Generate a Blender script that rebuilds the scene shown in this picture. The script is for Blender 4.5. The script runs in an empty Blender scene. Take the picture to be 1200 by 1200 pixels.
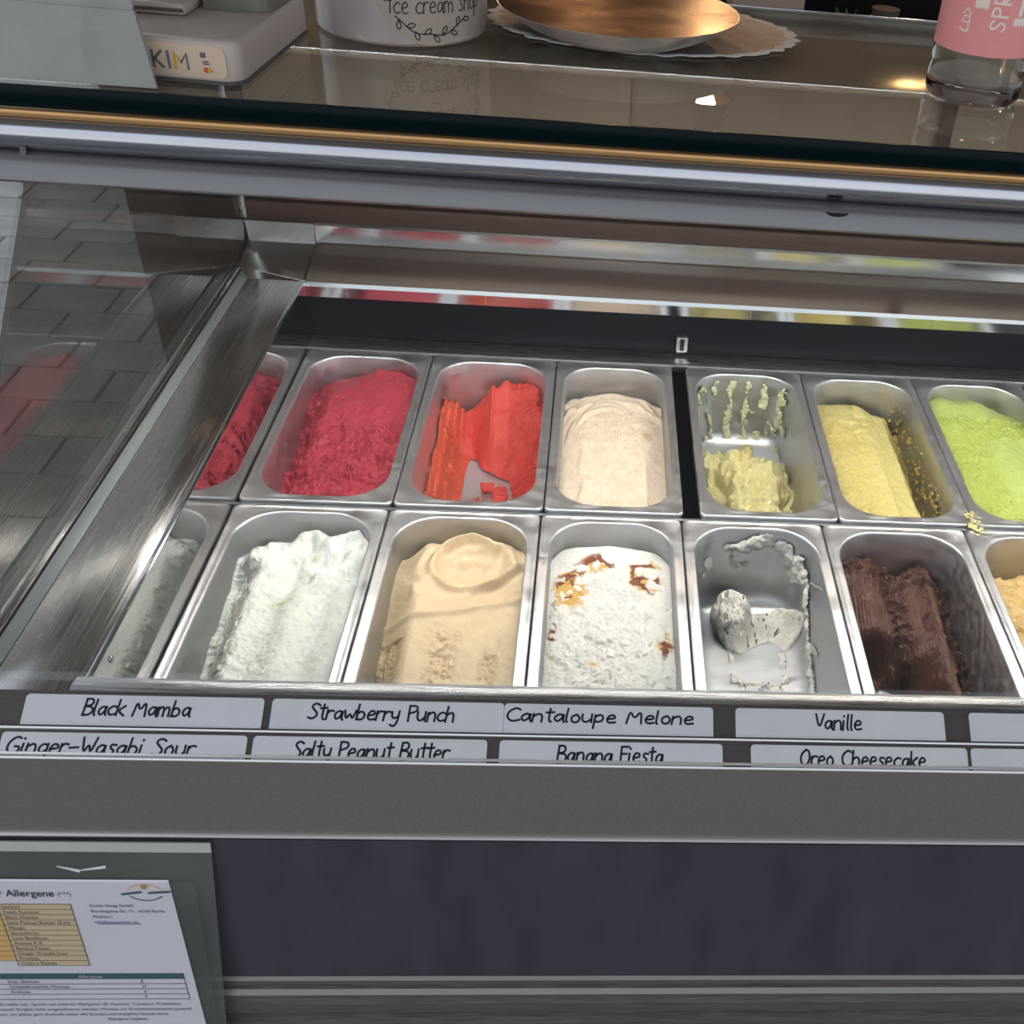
import bpy, bmesh, math, random
import numpy as np
from mathutils import Vector, Matrix
random.seed(4)
S = bpy.context.scene
COL = S.collection
PI = math.pi
# ------------------------------------------------------------------ camera, world, lights, exposure
cd = bpy.data.cameras.new('camera'); cam = bpy.data.objects.new('camera', cd); COL.objects.link(cam)
cam.location = (0.3829, -0.9395, 0.7291); cam.rotation_euler = (0.9145, -0.0824, -0.0467)
cd.sensor_width = 36; cd.lens = 1.2256 * 30.0; cd.shift_x = -195 / 1200.0; cd.clip_start = .02
S.camera = cam
S.view_settings.view_transform = 'Standard'; S.view_settings.look = 'None'
S.view_settings.gamma = 1; S.view_settings.use_curve_mapping = False
S.view_settings.exposure = 0.0
S.cycles.use_denoising = True
S.cycles.max_bounces = 12; S.cycles.transparent_max_bounces = 16; S.cycles.caustics_reflective = False
S.cycles.caustics_refractive = False; S.cycles.sample_clamp_indirect = 6
W = bpy.data.worlds.new('sky'); S.world = W; W.use_nodes = True
wn = W.node_tree.nodes; wl = W.node_tree.links
bg = wn['Background']; bg.inputs['Strength'].default_value = 1.7
tc = wn.new('ShaderNodeTexCoord'); sx = wn.new('ShaderNodeSeparateXYZ'); cr = wn.new('ShaderNodeValToRGB')
nz = wn.new('ShaderNodeTexNoise'); nz.inputs['Scale'].default_value = 2.2; nz.inputs['Detail'].default_value = 4
mx = wn.new('ShaderNodeMix'); mx.data_type = 'RGBA'; mx.blend_type = 'MULTIPLY'; mx.inputs[0].default_value = .35
wl.new(tc.outputs['Generated'], sx.inputs[0]); wl.new(sx.outputs['Z'], cr.inputs[0]); wl.new(tc.outputs['Generated'], nz.inputs[0])
cr.color_ramp.elements[0].position = 0; cr.color_ramp.elements[0].color = (.80, .82, .84, 1)
cr.color_ramp.elements[1].position = 1; cr.color_ramp.elements[1].color = (.60, .70, .86, 1)
wl.new(cr.outputs[0], mx.inputs[6]); wl.new(nz.outputs[0], mx.inputs[7]); wl.new(mx.outputs[2], bg.inputs['Color'])

# ------------------------------------------------------------------ materials
MATS = {}
def mat(name, col=(.5, .5, .5), rough=.5, metal=0., bump=0., bscale=60., stretch=None, var=0., emit=None, estr=0., trans=0., sss=0., spec=.5, ior=1.45, attr=None, coat=0., vscale=None):
    m = bpy.data.materials.new(name); m.use_nodes = True; n = m.node_tree.nodes; l = m.node_tree.links
    b = n['Principled BSDF']
    b.inputs['Base Color'].default_value = (*col, 1); b.inputs['Roughness'].default_value = rough
    b.inputs['Metallic'].default_value = metal; b.inputs['IOR'].default_value = ior
    b.inputs['Specular IOR Level'].default_value = spec; b.inputs['Transmission Weight'].default_value = trans
    b.inputs['Coat Weight'].default_value = coat; b.inputs['Coat Roughness'].default_value = .1
    if sss: 
        b.inputs['Subsurface Weight'].default_value = sss; b.inputs['Subsurface Radius'].default_value = (1, .8, .6); b.inputs['Subsurface Scale'].default_value = .004
    if emit: b.inputs['Emission Color'].default_value = (*emit, 1); b.inputs['Emission Strength'].default_value = estr
    src = None
    if attr:
        a = n.new('ShaderNodeAttribute'); a.attribute_name = attr; src = a.outputs['Color']
    if bump or var:
        t = n.new('ShaderNodeTexCoord'); mp = n.new('ShaderNodeMapping'); l.new(t.outputs['Object'], mp.inputs[0])
        mp.inputs['Scale'].default_value = stretch or (1, 1, 1)
        x = n.new('ShaderNodeTexNoise'); x.inputs['Scale'].default_value = bscale; x.inputs['Detail'].default_value = 5
        l.new(mp.outputs[0], x.inputs[0])
        if bump:
            bp = n.new('ShaderNodeBump'); bp.inputs['Strength'].default_value = bump; bp.inputs['Distance'].default_value = .002
            l.new(x.outputs[0], bp.inputs['Height']); l.new(bp.outputs[0], b.inputs['Normal'])
        if var:
            x2 = x
            if vscale:
                x2 = n.new('ShaderNodeTexNoise'); x2.inputs['Scale'].default_value = vscale; x2.inputs['Detail'].default_value = 6; l.new(mp.outputs[0], x2.inputs[0])
            mr = n.new('ShaderNodeMapRange'); mr.inputs['From Min'].default_value = .3; mr.inputs['From Max'].default_value = .7
            mr.inputs['To Min'].default_value = 1 - var; mr.inputs['To Max'].default_value = 1 + var * .5
            l.new(x2.outputs[0], mr.inputs[0])
            mm = n.new('ShaderNodeMix'); mm.data_type = 'RGBA'; mm.blend_type = 'MULTIPLY'; mm.inputs[0].default_value = 1
            if src: l.new(src, mm.inputs[6])
            else: mm.inputs[6].default_value = (*col, 1)
            l.new(mr.outputs[0], mm.inputs[7]); src = mm.outputs[2]
            if metal > .5:
                m2 = n.new('ShaderNodeMapRange'); m2.inputs['From Min'].default_value = .3; m2.inputs['From Max'].default_value = .7
                m2.inputs['To Min'].default_value = rough * .75; m2.inputs['To Max'].default_value = rough * 1.3
                l.new(x2.outputs[0], m2.inputs[0]); l.new(m2.outputs[0], b.inputs['Roughness'])
    if src: l.new(src, b.inputs['Base Color'])
    MATS[name] = m
    return m
def pane_mat(name, tint=(1, 1, 1), ior=1.45, haze=0., hazecol=(.5, .5, .5), rough=0.):
    """clear sheet: straight-through transmission with the true Fresnel reflection, plus a mottled diffuse veil set by haze"""
    m = bpy.data.materials.new(name); m.use_nodes = True; n = m.node_tree.nodes; l = m.node_tree.links
    n.remove(n['Principled BSDF']); out = n['Material Output']
    t = n.new('ShaderNodeBsdfTransparent'); t.inputs[0].default_value = (*tint, 1)
    g = n.new('ShaderNodeBsdfGlossy'); g.inputs['Roughness'].default_value = rough
    f = n.new('ShaderNodeFresnel'); ge = n.new('ShaderNodeNewGeometry'); io = n.new('ShaderNodeMapRange')   # same index met from either side of the sheet
    io.inputs['To Min'].default_value = ior; io.inputs['To Max'].default_value = 1 / ior
    l.new(ge.outputs['Backfacing'], io.inputs[0]); l.new(io.outputs[0], f.inputs[0])
    mx = n.new('ShaderNodeMixShader'); l.new(f.outputs[0], mx.inputs[0])
    base = t.outputs[0]
    if haze:
        d = n.new('ShaderNodeBsdfDiffuse'); d.inputs[0].default_value = (*hazecol, 1)
        h = n.new('ShaderNodeMixShader')
        tcd = n.new('ShaderNodeTexCoord'); nn = n.new('ShaderNodeTexNoise'); nn.inputs['Scale'].default_value = 9; nn.inputs['Detail'].default_value = 8
        l.new(tcd.outputs['Object'], nn.inputs[0]); mr = n.new('ShaderNodeMapRange'); mr.inputs['To Min'].default_value = haze * .3; mr.inputs['To Max'].default_value = haze * 1.7
        l.new(nn.outputs[0], mr.inputs[0]); l.new(mr.outputs[0], h.inputs[0])
        l.new(t.outputs[0], h.inputs[1]); l.new(d.outputs[0], h.inputs[2]); base = h.outputs[0]
    l.new(base, mx.inputs[1]); l.new(g.outputs[0], mx.inputs[2]); l.new(mx.outputs[0], out.inputs[0])
    MATS[name] = m
    return m
STEEL = (.72, .72, .745)
m_pan = mat('pan_steel', STEEL, .42, 1, .004, 30, (1, 3, 3), .08)
m_steel = mat('brushed_steel', STEEL, .30, 1, 0, 25, (24, .4, 6), .06)
m_steelx = mat('brushed_steel_lengthwise', STEEL, .30, 1, .003, 25, (.6, 30, 20), .15)
m_mirror = mat('polished_steel', (.68, .68, .68), .035, 1, .01, 8)
m_polish = mat('polished_ledge_steel', (.72, .72, .73), .15, 1, .03, 5, (.6, 3, 3), .05)
m_lip = mat('bright_steel_lip', (.86, .84, .82), .35, .6)
m_sideshelf = mat('side_shelf_steel', (.46, .44, .43), .24, 1, 0, 25, (20, .3, 6), .10)
m_sidestrip = mat('side_strip_grey', (.30, .33, .33), .4, .3)
m_trackdark = mat('dark_track_plate', (.10, .09, .085), .45, .5, .1, 60, (1, 20, 20), .1)
m_plate = mat('front_plate_steel', (.22, .205, .19), .38, .5, .02, 200, (1, 1, 1), .10, vscale=420)
m_navy = mat('dark_blue_panel', (.056, .054, .070), .27, .2, .01, 30, (2.5, 1, .8), .25, vscale=9, spec=.6)
m_alu = mat('anodised_aluminium', (.24, .215, .195), .38, .8, .08, 30, (1, 30, 30), .15)
m_edge = mat('glass_edge_green', (.0005, .007, .009), .2, 0, spec=.12)
m_warmrefl = mat('warm_reflection_strip', (.62, .36, .16), .30, .7)  # warm light reflection put into the colour
m_rail = mat('rail_chrome', (.50, .51, .56), .17, 1, .03, 6, (.4, 4, 4), .1)
m_clamp = mat('clamp_grey', (.22, .22, .23), .45, .6, .04, 20)
m_black = mat('black_well', (.012, .012, .014), .35, spec=.4)
m_innerwall = mat('dark_inner_wall', (.008, .009, .014), .35, 0, .01, 12, spec=.12)
m_brown = mat('brown_laminate', (.060, .030, .023), .5, 0, .05, 20, (1, 10, 10), .25)
m_counter = mat('brown_glossy_counter', (.62, .50, .44), .16, .1, .02, 6, (1, 1, 1), .15, vscale=10)
m_label = mat('label_plastic', (.62, .63, .65), .38, var=.05, bscale=25, spec=.3)
m_ink = mat('black_marker', (.008, .008, .022), .5)
m_paper = mat('sheet_paper', (.86, .80, .90), .7, var=.03, bscale=8)
m_print = mat('print_black', (.02, .02, .03), .7)
m_teal = mat('print_teal', (.012, .10, .14), .7)
m_tan = mat('print_tan', (.80, .58, .36), .7)
m_orange = mat('print_orange', (.86, .50, .16), .7)
m_link = mat('print_blue', (.03, .04, .35), .7)
m_glass = pane_mat('window_glass', (.97, .985, .975), haze=.006, hazecol=(.55, .58, .6))
m_topglass = pane_mat('top_glass', (.88, .90, .87), haze=.035, hazecol=(.52, .45, .39))  # brownish haze painted in for the shop interior reflected on the glass
m_endglass = pane_mat('end_glass', (.62, .62, .59), ior=1.85, haze=.015, hazecol=(.5, .5, .5))
m_acryl = pane_mat('frosted_acrylic', (.55, .57, .56), ior=1.4, haze=.60, hazecol=(.46, .47, .45), rough=.12)
m_pocket = pane_mat('plastic_pocket', (.74, .76, .74), ior=1.4, haze=.22, hazecol=(.28, .29, .275), rough=.15)
m_led = mat('led_strip', (1, 1, 1), .5, emit=(1, .955, .90), estr=62)
m_copper = mat('hammered_copper', (.20, .11, .07), .22, 1, .1, 14, var=.2)
m_doily = mat('paper_doily', (.66, .52, .44), .8, 0, .5, 90, var=.15)
m_doily_edge = mat('doily_white_edge', (.75, .73, .70), .8)
m_cup = mat('frosted_tub', (.44, .39, .38), .28, .0, .25, 14, (3, 3, 1), .10, coat=.5)
m_sticker = mat('kraft_sticker', (.42, .36, .31), .55)
m_white = mat('white_plastic', (.50, .43, .385), .35, coat=.2)
m_grey = mat('grey_plastic', (.16, .155, .13), .30, coat=.4)
m_dkgrey = mat('dark_grey_trim', (.10, .09, .08), .5)
m_bottle = mat('clear_bottle', (.97, 1, .98), .02, trans=1, ior=1.42, spec=.5)
m_pink = mat('pink_label', (.85, .32, .31), .5, var=.04, bscale=30)
m_cream = mat('cream_print', (.85, .74, .64), .6)
m_green = mat('leaf_green', (.02, .16, .03), .4, var=.3, bscale=40)
m_pave = mat('paving_stone_grey', (.30, .285, .265), .75, 0, .4, 40, var=.25, vscale=6)
m_mortar = mat('paving_joint', (.17, .165, .155), .9)
m_wood = mat('dark_wood', (.07, .04, .03), .5, 0, .1, 8, (1, 1, 12), .3)
m_door = mat('rear_door_panel', (.34, .27, .22), .45, 0, .0, 20, var=.1)
m_wallshop = mat('shop_wall', (.50, .36, .29), .7, var=.1, bscale=4)

# ------------------------------------------------------------------ object helpers
def tag(o, label=None, cat=None, group=None, kind=None):
    if label: o['label'] = label
    if cat: o['category'] = cat
    if group: o['group'] = group
    if kind: o['kind'] = kind
    return o
def empty(name, loc, label, cat, group=None):
    o = bpy.data.objects.new(name, None); COL.objects.link(o); o.location = loc; o.empty_display_size = .02
    return tag(o, label, cat, group)
def abs_loc(o):
    v = Vector(o.location)
    if o.parent: v = abs_loc(o.parent) + v if not o.get('_w') else v
    return v
def link(name, me, m, parent=None, smooth=False, loc=(0, 0, 0)):
    """mesh data is in world coordinates (minus loc); children of an Empty keep world coordinates"""
    o = bpy.data.objects.new(name, me); COL.objects.link(o); o.location = loc
    if m is not None and not me.materials: me.materials.append(m)
    if smooth: me.shade_smooth()
    if parent is not None:
        o.parent = parent
        o.matrix_parent_inverse = world_of(parent).inverted()
    return o
def world_of(o):
    mw = Matrix.LocRotScale(o.location, o.rotation_euler, o.scale)
    if o.parent: return world_of(o.parent) @ o.matrix_parent_inverse @ mw
    return mw
def mesh(name, vs, fs, m, parent=None, smooth=False, autos=None, solid=False):
    me = bpy.data.meshes.new(name); me.from_pydata([tuple(v) for v in vs], [], fs); me.update()
    if solid:
        bm = bmesh.new(); bm.from_mesh(me); bmesh.ops.recalc_face_normals(bm, faces=bm.faces); bm.to_mesh(me); bm.free()
    o = link(name, me, m, parent, smooth)
    if autos is not None: sharp(me, autos)
    return o
def sharp(me, deg=35):
    me.shade_smooth(); me.set_sharp_from_angle(angle=math.radians(deg))
def from_bm(name, bm, m, parent=None, deg=35):
    me = bpy.data.meshes.new(name); bmesh.ops.recalc_face_normals(bm, faces=bm.faces); bm.to_mesh(me); bm.free()
    sharp(me, deg)
    return link(name, me, m, parent)
def box(name, x0, x1, y0, y1, z0, z1, m, parent=None, bev=.001, seg=2):
    bm = bmesh.new(); bmesh.ops.create_cube(bm, size=1)
    for v in bm.verts:
        v.co = (x0 + (v.co.x + .5) * (x1 - x0), y0 + (v.co.y + .5) * (y1 - y0), z0 + (v.co.z + .5) * (z1 - z0))
    if bev: bmesh.ops.bevel(bm, geom=bm.edges[:], offset=bev, segments=seg, profile=.5, affect='EDGES')
    return from_bm(name, bm, m, parent)
def prof(name, pts, x0, x1, m, parent=None, deg=35, n=1, wob=0):
    """closed (y,z) outline extruded along x"""
    k = len(pts); vs = []; fs = []
    for i in range(n + 1):
        x = x0 + (x1 - x0) * i / n
        for (y, z) in pts: vs.append((x, y, z))
    for i in range(n):
        for j in range(k):
            a = i * k + j; b = i * k + (j + 1) % k
            fs.append((a, b, b + k, a + k))
    fs.append(tuple(range(k))[::-1]); fs.append(tuple(n * k + j for j in range(k)))
    bm = bmesh.new(); me = bpy.data.meshes.new(name); me.from_pydata(vs, [], fs); bm.from_mesh(me); bpy.data.meshes.remove(me)
    return from_bm(name, bm, m, parent, deg)
def thick(pts, t):
    """open (y,z) polyline -> closed outline of thickness t (to its left)"""
    out = []
    P = [Vector(p) for p in pts]
    for i, p in enumerate(P):
        d = Vector((0, 0))
        if i > 0: d += (P[i] - P[i - 1]).normalized()
        if i < len(P) - 1: d += (P[i + 1] - P[i]).normalized()
        d.normalize(); nrm = Vector((-d.y, d.x)); out.append(p + nrm * t)
    return [tuple(p) for p in P] + [tuple(p) for p in out[::-1]]
def lathe(name, prf, m, cx, cy, parent=None, n=64, deg=40, sx=1, sy=1):
    vs = []; fs = []
    for (r, z) in prf:
        for k in range(n):
            a = 2 * PI * k / n; vs.append((cx + r * math.cos(a) * sx, cy + r * math.sin(a) * sy, z))
    for i in range(len(prf) - 1):
        for k in range(n):
            a = i * n + k; b = i * n + (k + 1) % n
            fs.append((a, b, b + n, a + n))
    fs.append(tuple(range(n))[::-1]); fs.append(tuple((len(prf) - 1) * n + k for k in range(n)))
    bm = bmesh.new(); me = bpy.data.meshes.new(name); me.from_pydata(vs, [], fs); bm.from_mesh(me); bpy.data.meshes.remove(me)
    return from_bm(name, bm, m, parent, deg)

# ------------------------------------------------------------------ handwriting: single strokes turned into flat ribbons
GL = {
 'B': (7, '0,0 .3,10|0,10 4,10.3 5.3,8 4,6 .3,5.5|.3,5.5 5,5.2 6.2,2.5 4,0 0,0'), 'l': (2.6, '.4,10 0,1.2 1,0'),
 'a': (6.6, '5,5 2.5,6 0,3.2 1.6,.2 4,1.6 5,5.4|5,5.4 4.9,1 5.9,0'), 'c': (6, '5,5.2 3,6.2 .2,4 .2,1.8 2,0 5,1'),
 'k': (6, '0,0 .3,10|4.8,6.2 .4,3 5,0'), 'M': (10, '0,0 1.2,10 4,3 7.2,10 8.2,0'), 'm': (9.4, '0,6 0,0|0,4 2,6.2 3.6,5 3.6,0|3.6,4 5.6,6.2 7.3,5 7.4,0'),
 'b': (6.8, '.3,10 0,0|0,4 2.4,6 5,4 4.8,1.6 2.6,0 0,1'), 'S': (6.6, '6,8.8 3.2,10.4 .3,8.2 3,5.6 5.6,3.2 3,0 -.4,1'),
 't': (4.8, '2,10 2,1 3.6,.2|0,7 4.4,7.4'), 'r': (5, '.2,6 0,0|.1,4 2,6.2 4.4,5.6'), 'w': (8.6, '0,6 1.6,0 3.8,4.6 5.8,0 7.6,6.2'),
 'e': (6.2, '.2,3 5,3.6 4,6 1.6,6 0,3 1.4,0 5.2,.8'), 'y': (6, '0,6 .4,2.4 2.4,1.6 4.6,3|4.8,6.2 4.4,-2 2,-4 0,-2.6'),
 'P': (6.2, '.4,0 0,10|0,10 5,10 5.4,6.6 .2,5'), 'u': (6.8, '0,6 .2,1.2 2.8,0 5,2.4|5,6.2 5.2,0'), 'n': (6.6, '.2,6 0,0|.1,4 3,6.3 5,4.8 5,0'),
 'h': (6.6, '.4,10 0,0|.1,4 3,6.3 5,4.8 5,0'), 'C': (7.6, '6.6,8.6 4.4,10.2 .4,7.4 0,2.8 3,-.2 7.2,1.2'), 'o': (6.2, '3,6 .2,4.4 .8,.4 4,0 5.2,3.6 3,6'),
 'p': (6.6, '.2,6 0,-4|.1,4.2 3,6.3 5,4 4,.6 .2,.8'), 'V': (6.8, '0,10 2.8,0 5.8,10'), 'i': (2.8, '.2,6 0,0|.3,8.6 .4,9.1'),
 'G': (8.4, '6.6,8.8 4.4,10 .6,7 0,2 3,-.4 7,1.2 7,4 4.2,4'), 'g': (6.4, '5,5.4 2,6.2 .2,3 2,.4 5,2.6|5,6 5,-2 3,-4 0,-3'), '-': (6.6, '0,4 5,4.4'),
 'W': (9, '0,10 2,0 4.2,7 6,0 8,10'), 's': (5.4, '4.6,5.6 1.6,6.2 1.2,3.8 4,2.6 3,0 0,.6'), 'F': (6.2, '.2,0 0,10|0,10 5.4,10|0,5.4 4.4,5.6'),
 'O': (8.2, '4,10 .4,7 .6,1.8 4,-.2 7,3 6.4,9 4,10'), 'v': (6, '0,6 2.6,0 5,6'), ' ': (5, ''),
}
def smooth_pts(P, it=2):
    for _ in range(it):
        if len(P) < 3: return P
        Q = [P[0]]
        for a, b in zip(P[:-1], P[1:]):
            Q += [a * .75 + b * .25, a * .25 + b * .75]
        Q.append(P[-1]); P = Q
    return P
def strokes_of(txt, slant=.12):
    out = []; x = 0
    for ch in txt:
        w, s = GL[ch]
        if s:
            for st in s.split('|'):
                P = [Vector((float(p.split(',')[0]) + x, float(p.split(',')[1]))) for p in st.split()]
                jit = Vector((random.uniform(-.15, .15), random.uniform(-.2, .2)))
                P = [Vector((p.x + slant * p.y, p.y)) + jit for p in P]
                out.append(smooth_pts(P))
        x += w
    return out, x
def ribbon_mesh(name, strokes, fn, hw, m, parent, lift=.0006):
    """strokes in 2-D, fn maps (x,y,height) to the world, hw half width in stroke units"""
    vs = []; fs = []
    for P in strokes:
        if len(P) == 2: P = [P[0].lerp(P[1], k / 8) for k in range(9)]
        b = len(vs); n = len(P)
        for i, p in enumerate(P):
            d = (P[min(i + 1, n - 1)] - P[max(i - 1, 0)])
            d = d.normalized() if d.length > 1e-9 else Vector((1, 0))
            nn = Vector((-d.y, d.x)) * hw
            e = -d * hw * .7 if i == 0 else (d * hw * .7 if i == n - 1 else Vector((0, 0)))
            vs.append(fn(*(p + nn + e), lift)); vs.append(fn(*(p - nn + e), lift))
        for i in range(n - 1):
            a = b + 2 * i; fs.append((a, a + 1, a + 3, a + 2))
    return mesh(name, vs, fs, m, parent)

# ------------------------------------------------------------------ the setting
X0, X1 = -.105, 1.30            # ends of the display case
GZ = -.93                        # street level
pv = tag(box('floor', -6, 4, -7, 9, GZ - .1, GZ - .006, m_mortar, None, 0), kind='structure')
pm = None; cnt = 0
for j in range(22):
    y = .50 + j * .172
    for i in range(11):
        x = -.50 - .10 * (j % 2) - i * .262
        if x < -.75 - (y - .2) * .75: continue
        w_, d_ = .257, .167
        if pm is None:
            o = box('paving_stone', -w_ / 2, w_ / 2, -d_ / 2, d_ / 2, -.05, 0, m_pave, pv, .004, 1); pm = o.data
        else:
            o = bpy.data.objects.new('paving_stone', pm); COL.objects.link(o); o.parent = pv
        o.location = (x, y, GZ + random.uniform(-.002, .002)); o.rotation_euler = (random.uniform(-.004, .004), random.uniform(-.004, .004), 0); cnt += 1
# shop behind the case
tag(box('wall_left', -.47, -.37, .95, 5.5, GZ, 2.2, m_wood, None, .003), kind='structure')
tag(box('wall_back', -.37, 4, 5.2, 5.4, GZ, 2.2, m_wallshop, None, 0), kind='structure')
tag(box('wall_right', 3.8, 4, .6, 5.4, GZ, 2.2, m_wallshop, None, 0), kind='structure')
tag(box('ceiling', -.47, 4, .55, 5.5, 2.2, 2.3, m_wallshop, None, 0), kind='structure')

tag(box('added_awning_1', -1.2, 4, -1.5, .95, 1.75, 1.80, mat('added_awning_cloth', (.46, .41, .37), .9), None, .003), kind='structure')  # unseen awning, added to keep bright sky haze off the front glass
# ------------------------------------------------------------------ display case
case = empty('ice_cream_display_case', (.5, 0, GZ), 'stainless steel and glass ice cream display case holding two rows of pans', 'display case')
P_ = case
# pan well
well = prof('pan_well', [(-.352, -.004), (-.352, -.15), (.362, -.15), (.362, -.004), (.366, -.004), (.366, -.156), (-.356, -.156), (-.356, -.004)], -.004, X1 - .02, m_black, P_)
box('pan_support_rail', -.004, X1 - .02, -.0045, -.0005, -.012, -.003, m_steelx, P_, .0005)
box('front_well_wall', -.004, X1 - .02, -.360, -.3565, -.15, .094, m_steelx, P_, .0005)
box('back_rim_strip', -.004, X1 - .02, .341, .377, -.010, .001, m_steelx, P_, .0015)
# dark air outlet wall with its grille lines, behind the rim strip
box('rear_inner_wall', -.004, X1 - .02, .377, .380, -.01, .062, m_innerwall, P_, .0005)
br = box('latch_bracket', .500, .516, .368, .377, .006, .030, m_steel, P_, .001)
box('latch_slot', .505, .511, .3665, .369, .010, .028, m_black, br, .0003)
# rear ledge: lip, sloping shelf, splash
lip = [(.375, .060), (.3745, .075), (.377, .080), (.395, .0835), (.430, .0915), (.458, .098), (.461, .100), (.4615, .124), (.4635, .127), (.470, .127)]
prof('rear_ledge', thick(lip, -.0015), -.006, X1 - .02, m_polish, P_, 20)
for xx in (.05, .234, .43, .60, .86, 1.02):
    box('ledge_joint', xx, xx + .0012, .3735, .3752, .061, .075, m_steel, P_, 0)
# left mitre piece and side shelf
mesh('mitre_panel', [(-.006, .375, .083), (-.006, .458, .098), (-.006, .461, .126), (-.098, .461, .126), (-.095, .458, .098), (-.006, .372, .0832),
                     (-.075, .372, .0832), (-.095, .40, .0865)], [(0, 7, 4, 1), (1, 4, 3, 2), (5, 6, 7, 0)], m_polish, P_)
ms = box('mirror_side_wall', -.0055, -.0025, -.356, .374, -.15, .083, m_mirror, P_, 0)
box('side_top_lip', -.0075, -.0020, -.360, .374, .0828, .0845, m_rail, P_, .0005)
box('side_shelf', -.076, -.0070, -.366, .372, .0795, .0832, m_sideshelf, P_, .0008)
box('side_channel', -.092, -.078, -.366, .42, .074, .0815, m_sidestrip, P_, .0008)
box('side_outer_shelf', -.104, -.0935, -.366, .47, .077, .084, m_sideshelf, P_, .0008)
# bolt on the mirror wall
bm = bmesh.new(); bmesh.ops.create_uvsphere(bm, u_segments=16, v_segments=8, radius=.0035)
bmesh.ops.transform(bm, matrix=Matrix.Translation((-.0025, -.313, .072)) @ Matrix.Diagonal((.6, 1, 1, 1)), verts=bm.verts)
from_bm('bolt', bm, m_rail, P_)
# rear sliding doors
box('rear_door_track', -.10, X1, .470, .482, .120, .150, m_brown, P_, .001)
box('rear_door_track', -.10, X1, .478, .490, .152, .180, m_brown, P_, .001)
for a, b_, yy in ((-.10, .42, .486), (.40, .86, .494), (.84, X1, .486)):
    d = box('rear_sliding_door', a, b_, yy, yy + .006, .175, .415, m_door, P_, .001)
    box('door_stile', a, a + .02, yy - .003, yy, .18, .41, m_brown, d, .001)
# top: glass slab and the opaque counter under its rear half
TZ = .44
box('rear_counter_top', -.105, X1, .208, .478, .417, .4243, m_counter, P_, .001)
box('top_glass_pane', -.16, X1, -.020, .476, .4250, .4399, m_topglass, P_, 0)
box('glass_front_edge', -.16, X1, -.0235, -.0200, .4215, .4400, m_edge, P_, .0008)
box('counter_edge_strip', -.105, X1, .2055, .2078, .4236, .4248, m_rail, P_, 0)
box('rear_glass_edge_trim', -.16, X1, .4762, .479, .424, .4405, m_rail, P_, .0005)
# rail below the glass edge
box('warm_reflection_strip', -.16, X1, -.0285, -.018, .4150, .4212, m_warmrefl, P_, .0018, 3)  # added strip, coloured as the warm shop light reflected along the rail
rp = []
for k in range(9):
    a = math.radians(95 + k * 20); rp.append((-.020 + .015 * math.cos(a), .4010 + .0155 * math.sin(a)))
prof('top_rail', [(-.006, .4165)] + rp + [(-.006, .386)], -.16, X1, m_rail, P_, 50)
prof('glass_clamp', [(-.022, .3865), (-.036, .385), (-.0405, .381), (-.044, .367), (-.041, .364), (-.030, .366), (-.018, .372), (-.006, .3865)], -.16, X1, m_clamp, P_, 40)
for xx, zz_, rr in ((.597, .3815, .0105), (.594, .3935, .0075)):  # smaller half-disc on the rail is a painted reflection of the larger one
    bm = bmesh.new(); bmesh.ops.create_uvsphere(bm, u_segments=20, v_segments=10, radius=1)
    bmesh.ops.transform(bm, matrix=Matrix.Translation((xx, -.0402 if rr > .008 else -.0330, zz_)) @ Matrix.Diagonal((rr, .0012, rr * .55, 1)), verts=bm.verts)
    bmesh.ops.bisect_plane(bm, geom=bm.verts[:] + bm.edges[:] + bm.faces[:], plane_co=(0, 0, zz_ + .0005), plane_no=(0, 0, 1), clear_outer=True)
    from_bm('plug_and_reflection', bm, m_black, P_)
box('lamp_housing', -.08, X1 - .02, .000, .030, .386, .398, m_steelx, P_, .001)
box('lamp_strip', -.06, X1 - .04, .004, .026, .3835, .3862, m_led, P_, .0005)
# front pane (leans back), end pane
prof('front_glass_pane', thick([(-.040, .368), (-.3675, .1045)], .005), -.105, X1, m_glass, P_)
box('end_glass_pane', -.1035, -.0985, -.30, .468, .085, .1001, m_glass, P_, 0)
bpy.data.objects.remove(bpy.data.objects['end_glass_pane'])
prof('end_glass_pane', [(-.362, .086), (-.045, .36), (-.02, .418), (.468, .418), (.468, .086)], -.1035, -.0985, m_endglass, P_)
box('end_corner_post', -.104, -.096, .466, .474, .127, .418, m_steel, P_, .001)
# front strip, label rails, plate
prof('front_top_strip', [(-.357, .094), (-.3575, .0985), (-.360, .1000), (-.370, .1015), (-.3735, .1005), (-.3745, .098), (-.372, .094)], -.004, X1, m_steelx, P_, 50)
UX, UZ = -.866, -.5            # direction down a label rail
r1 = (-.374, .1005); r2 = (-.4005, .0868)
def railpt(o, s, h=0): return (o[0] + UX * s - .5 * h * -1 * -1, o[1] + UZ * s + .866 * h)
def rail_outline(o, L):
    a = (o[0], o[1]); b_ = (o[0] + UX * L, o[1] + UZ * L)
    nrm = (-.5, .866)
    lipz = .0022
    return [a, b_, (b_[0] + nrm[0] * lipz, b_[1] + nrm[1] * lipz), (b_[0] + nrm[0] * lipz + UX * .001, b_[1] + nrm[1] * lipz + UZ * .001),
            (b_[0] + UX * .001 - nrm[0] * .002, b_[1] + UZ * .001 - nrm[1] * .002), (a[0] - nrm[0] * .002, a[1] - nrm[1] * .002)]
prof('label_rail', rail_outline(r1, .0275), -.105, X1, m_trackdark, P_, 20)
prof('label_rail', rail_outline(r2, .0200), -.105, X1, m_trackdark, P_, 20)
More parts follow.
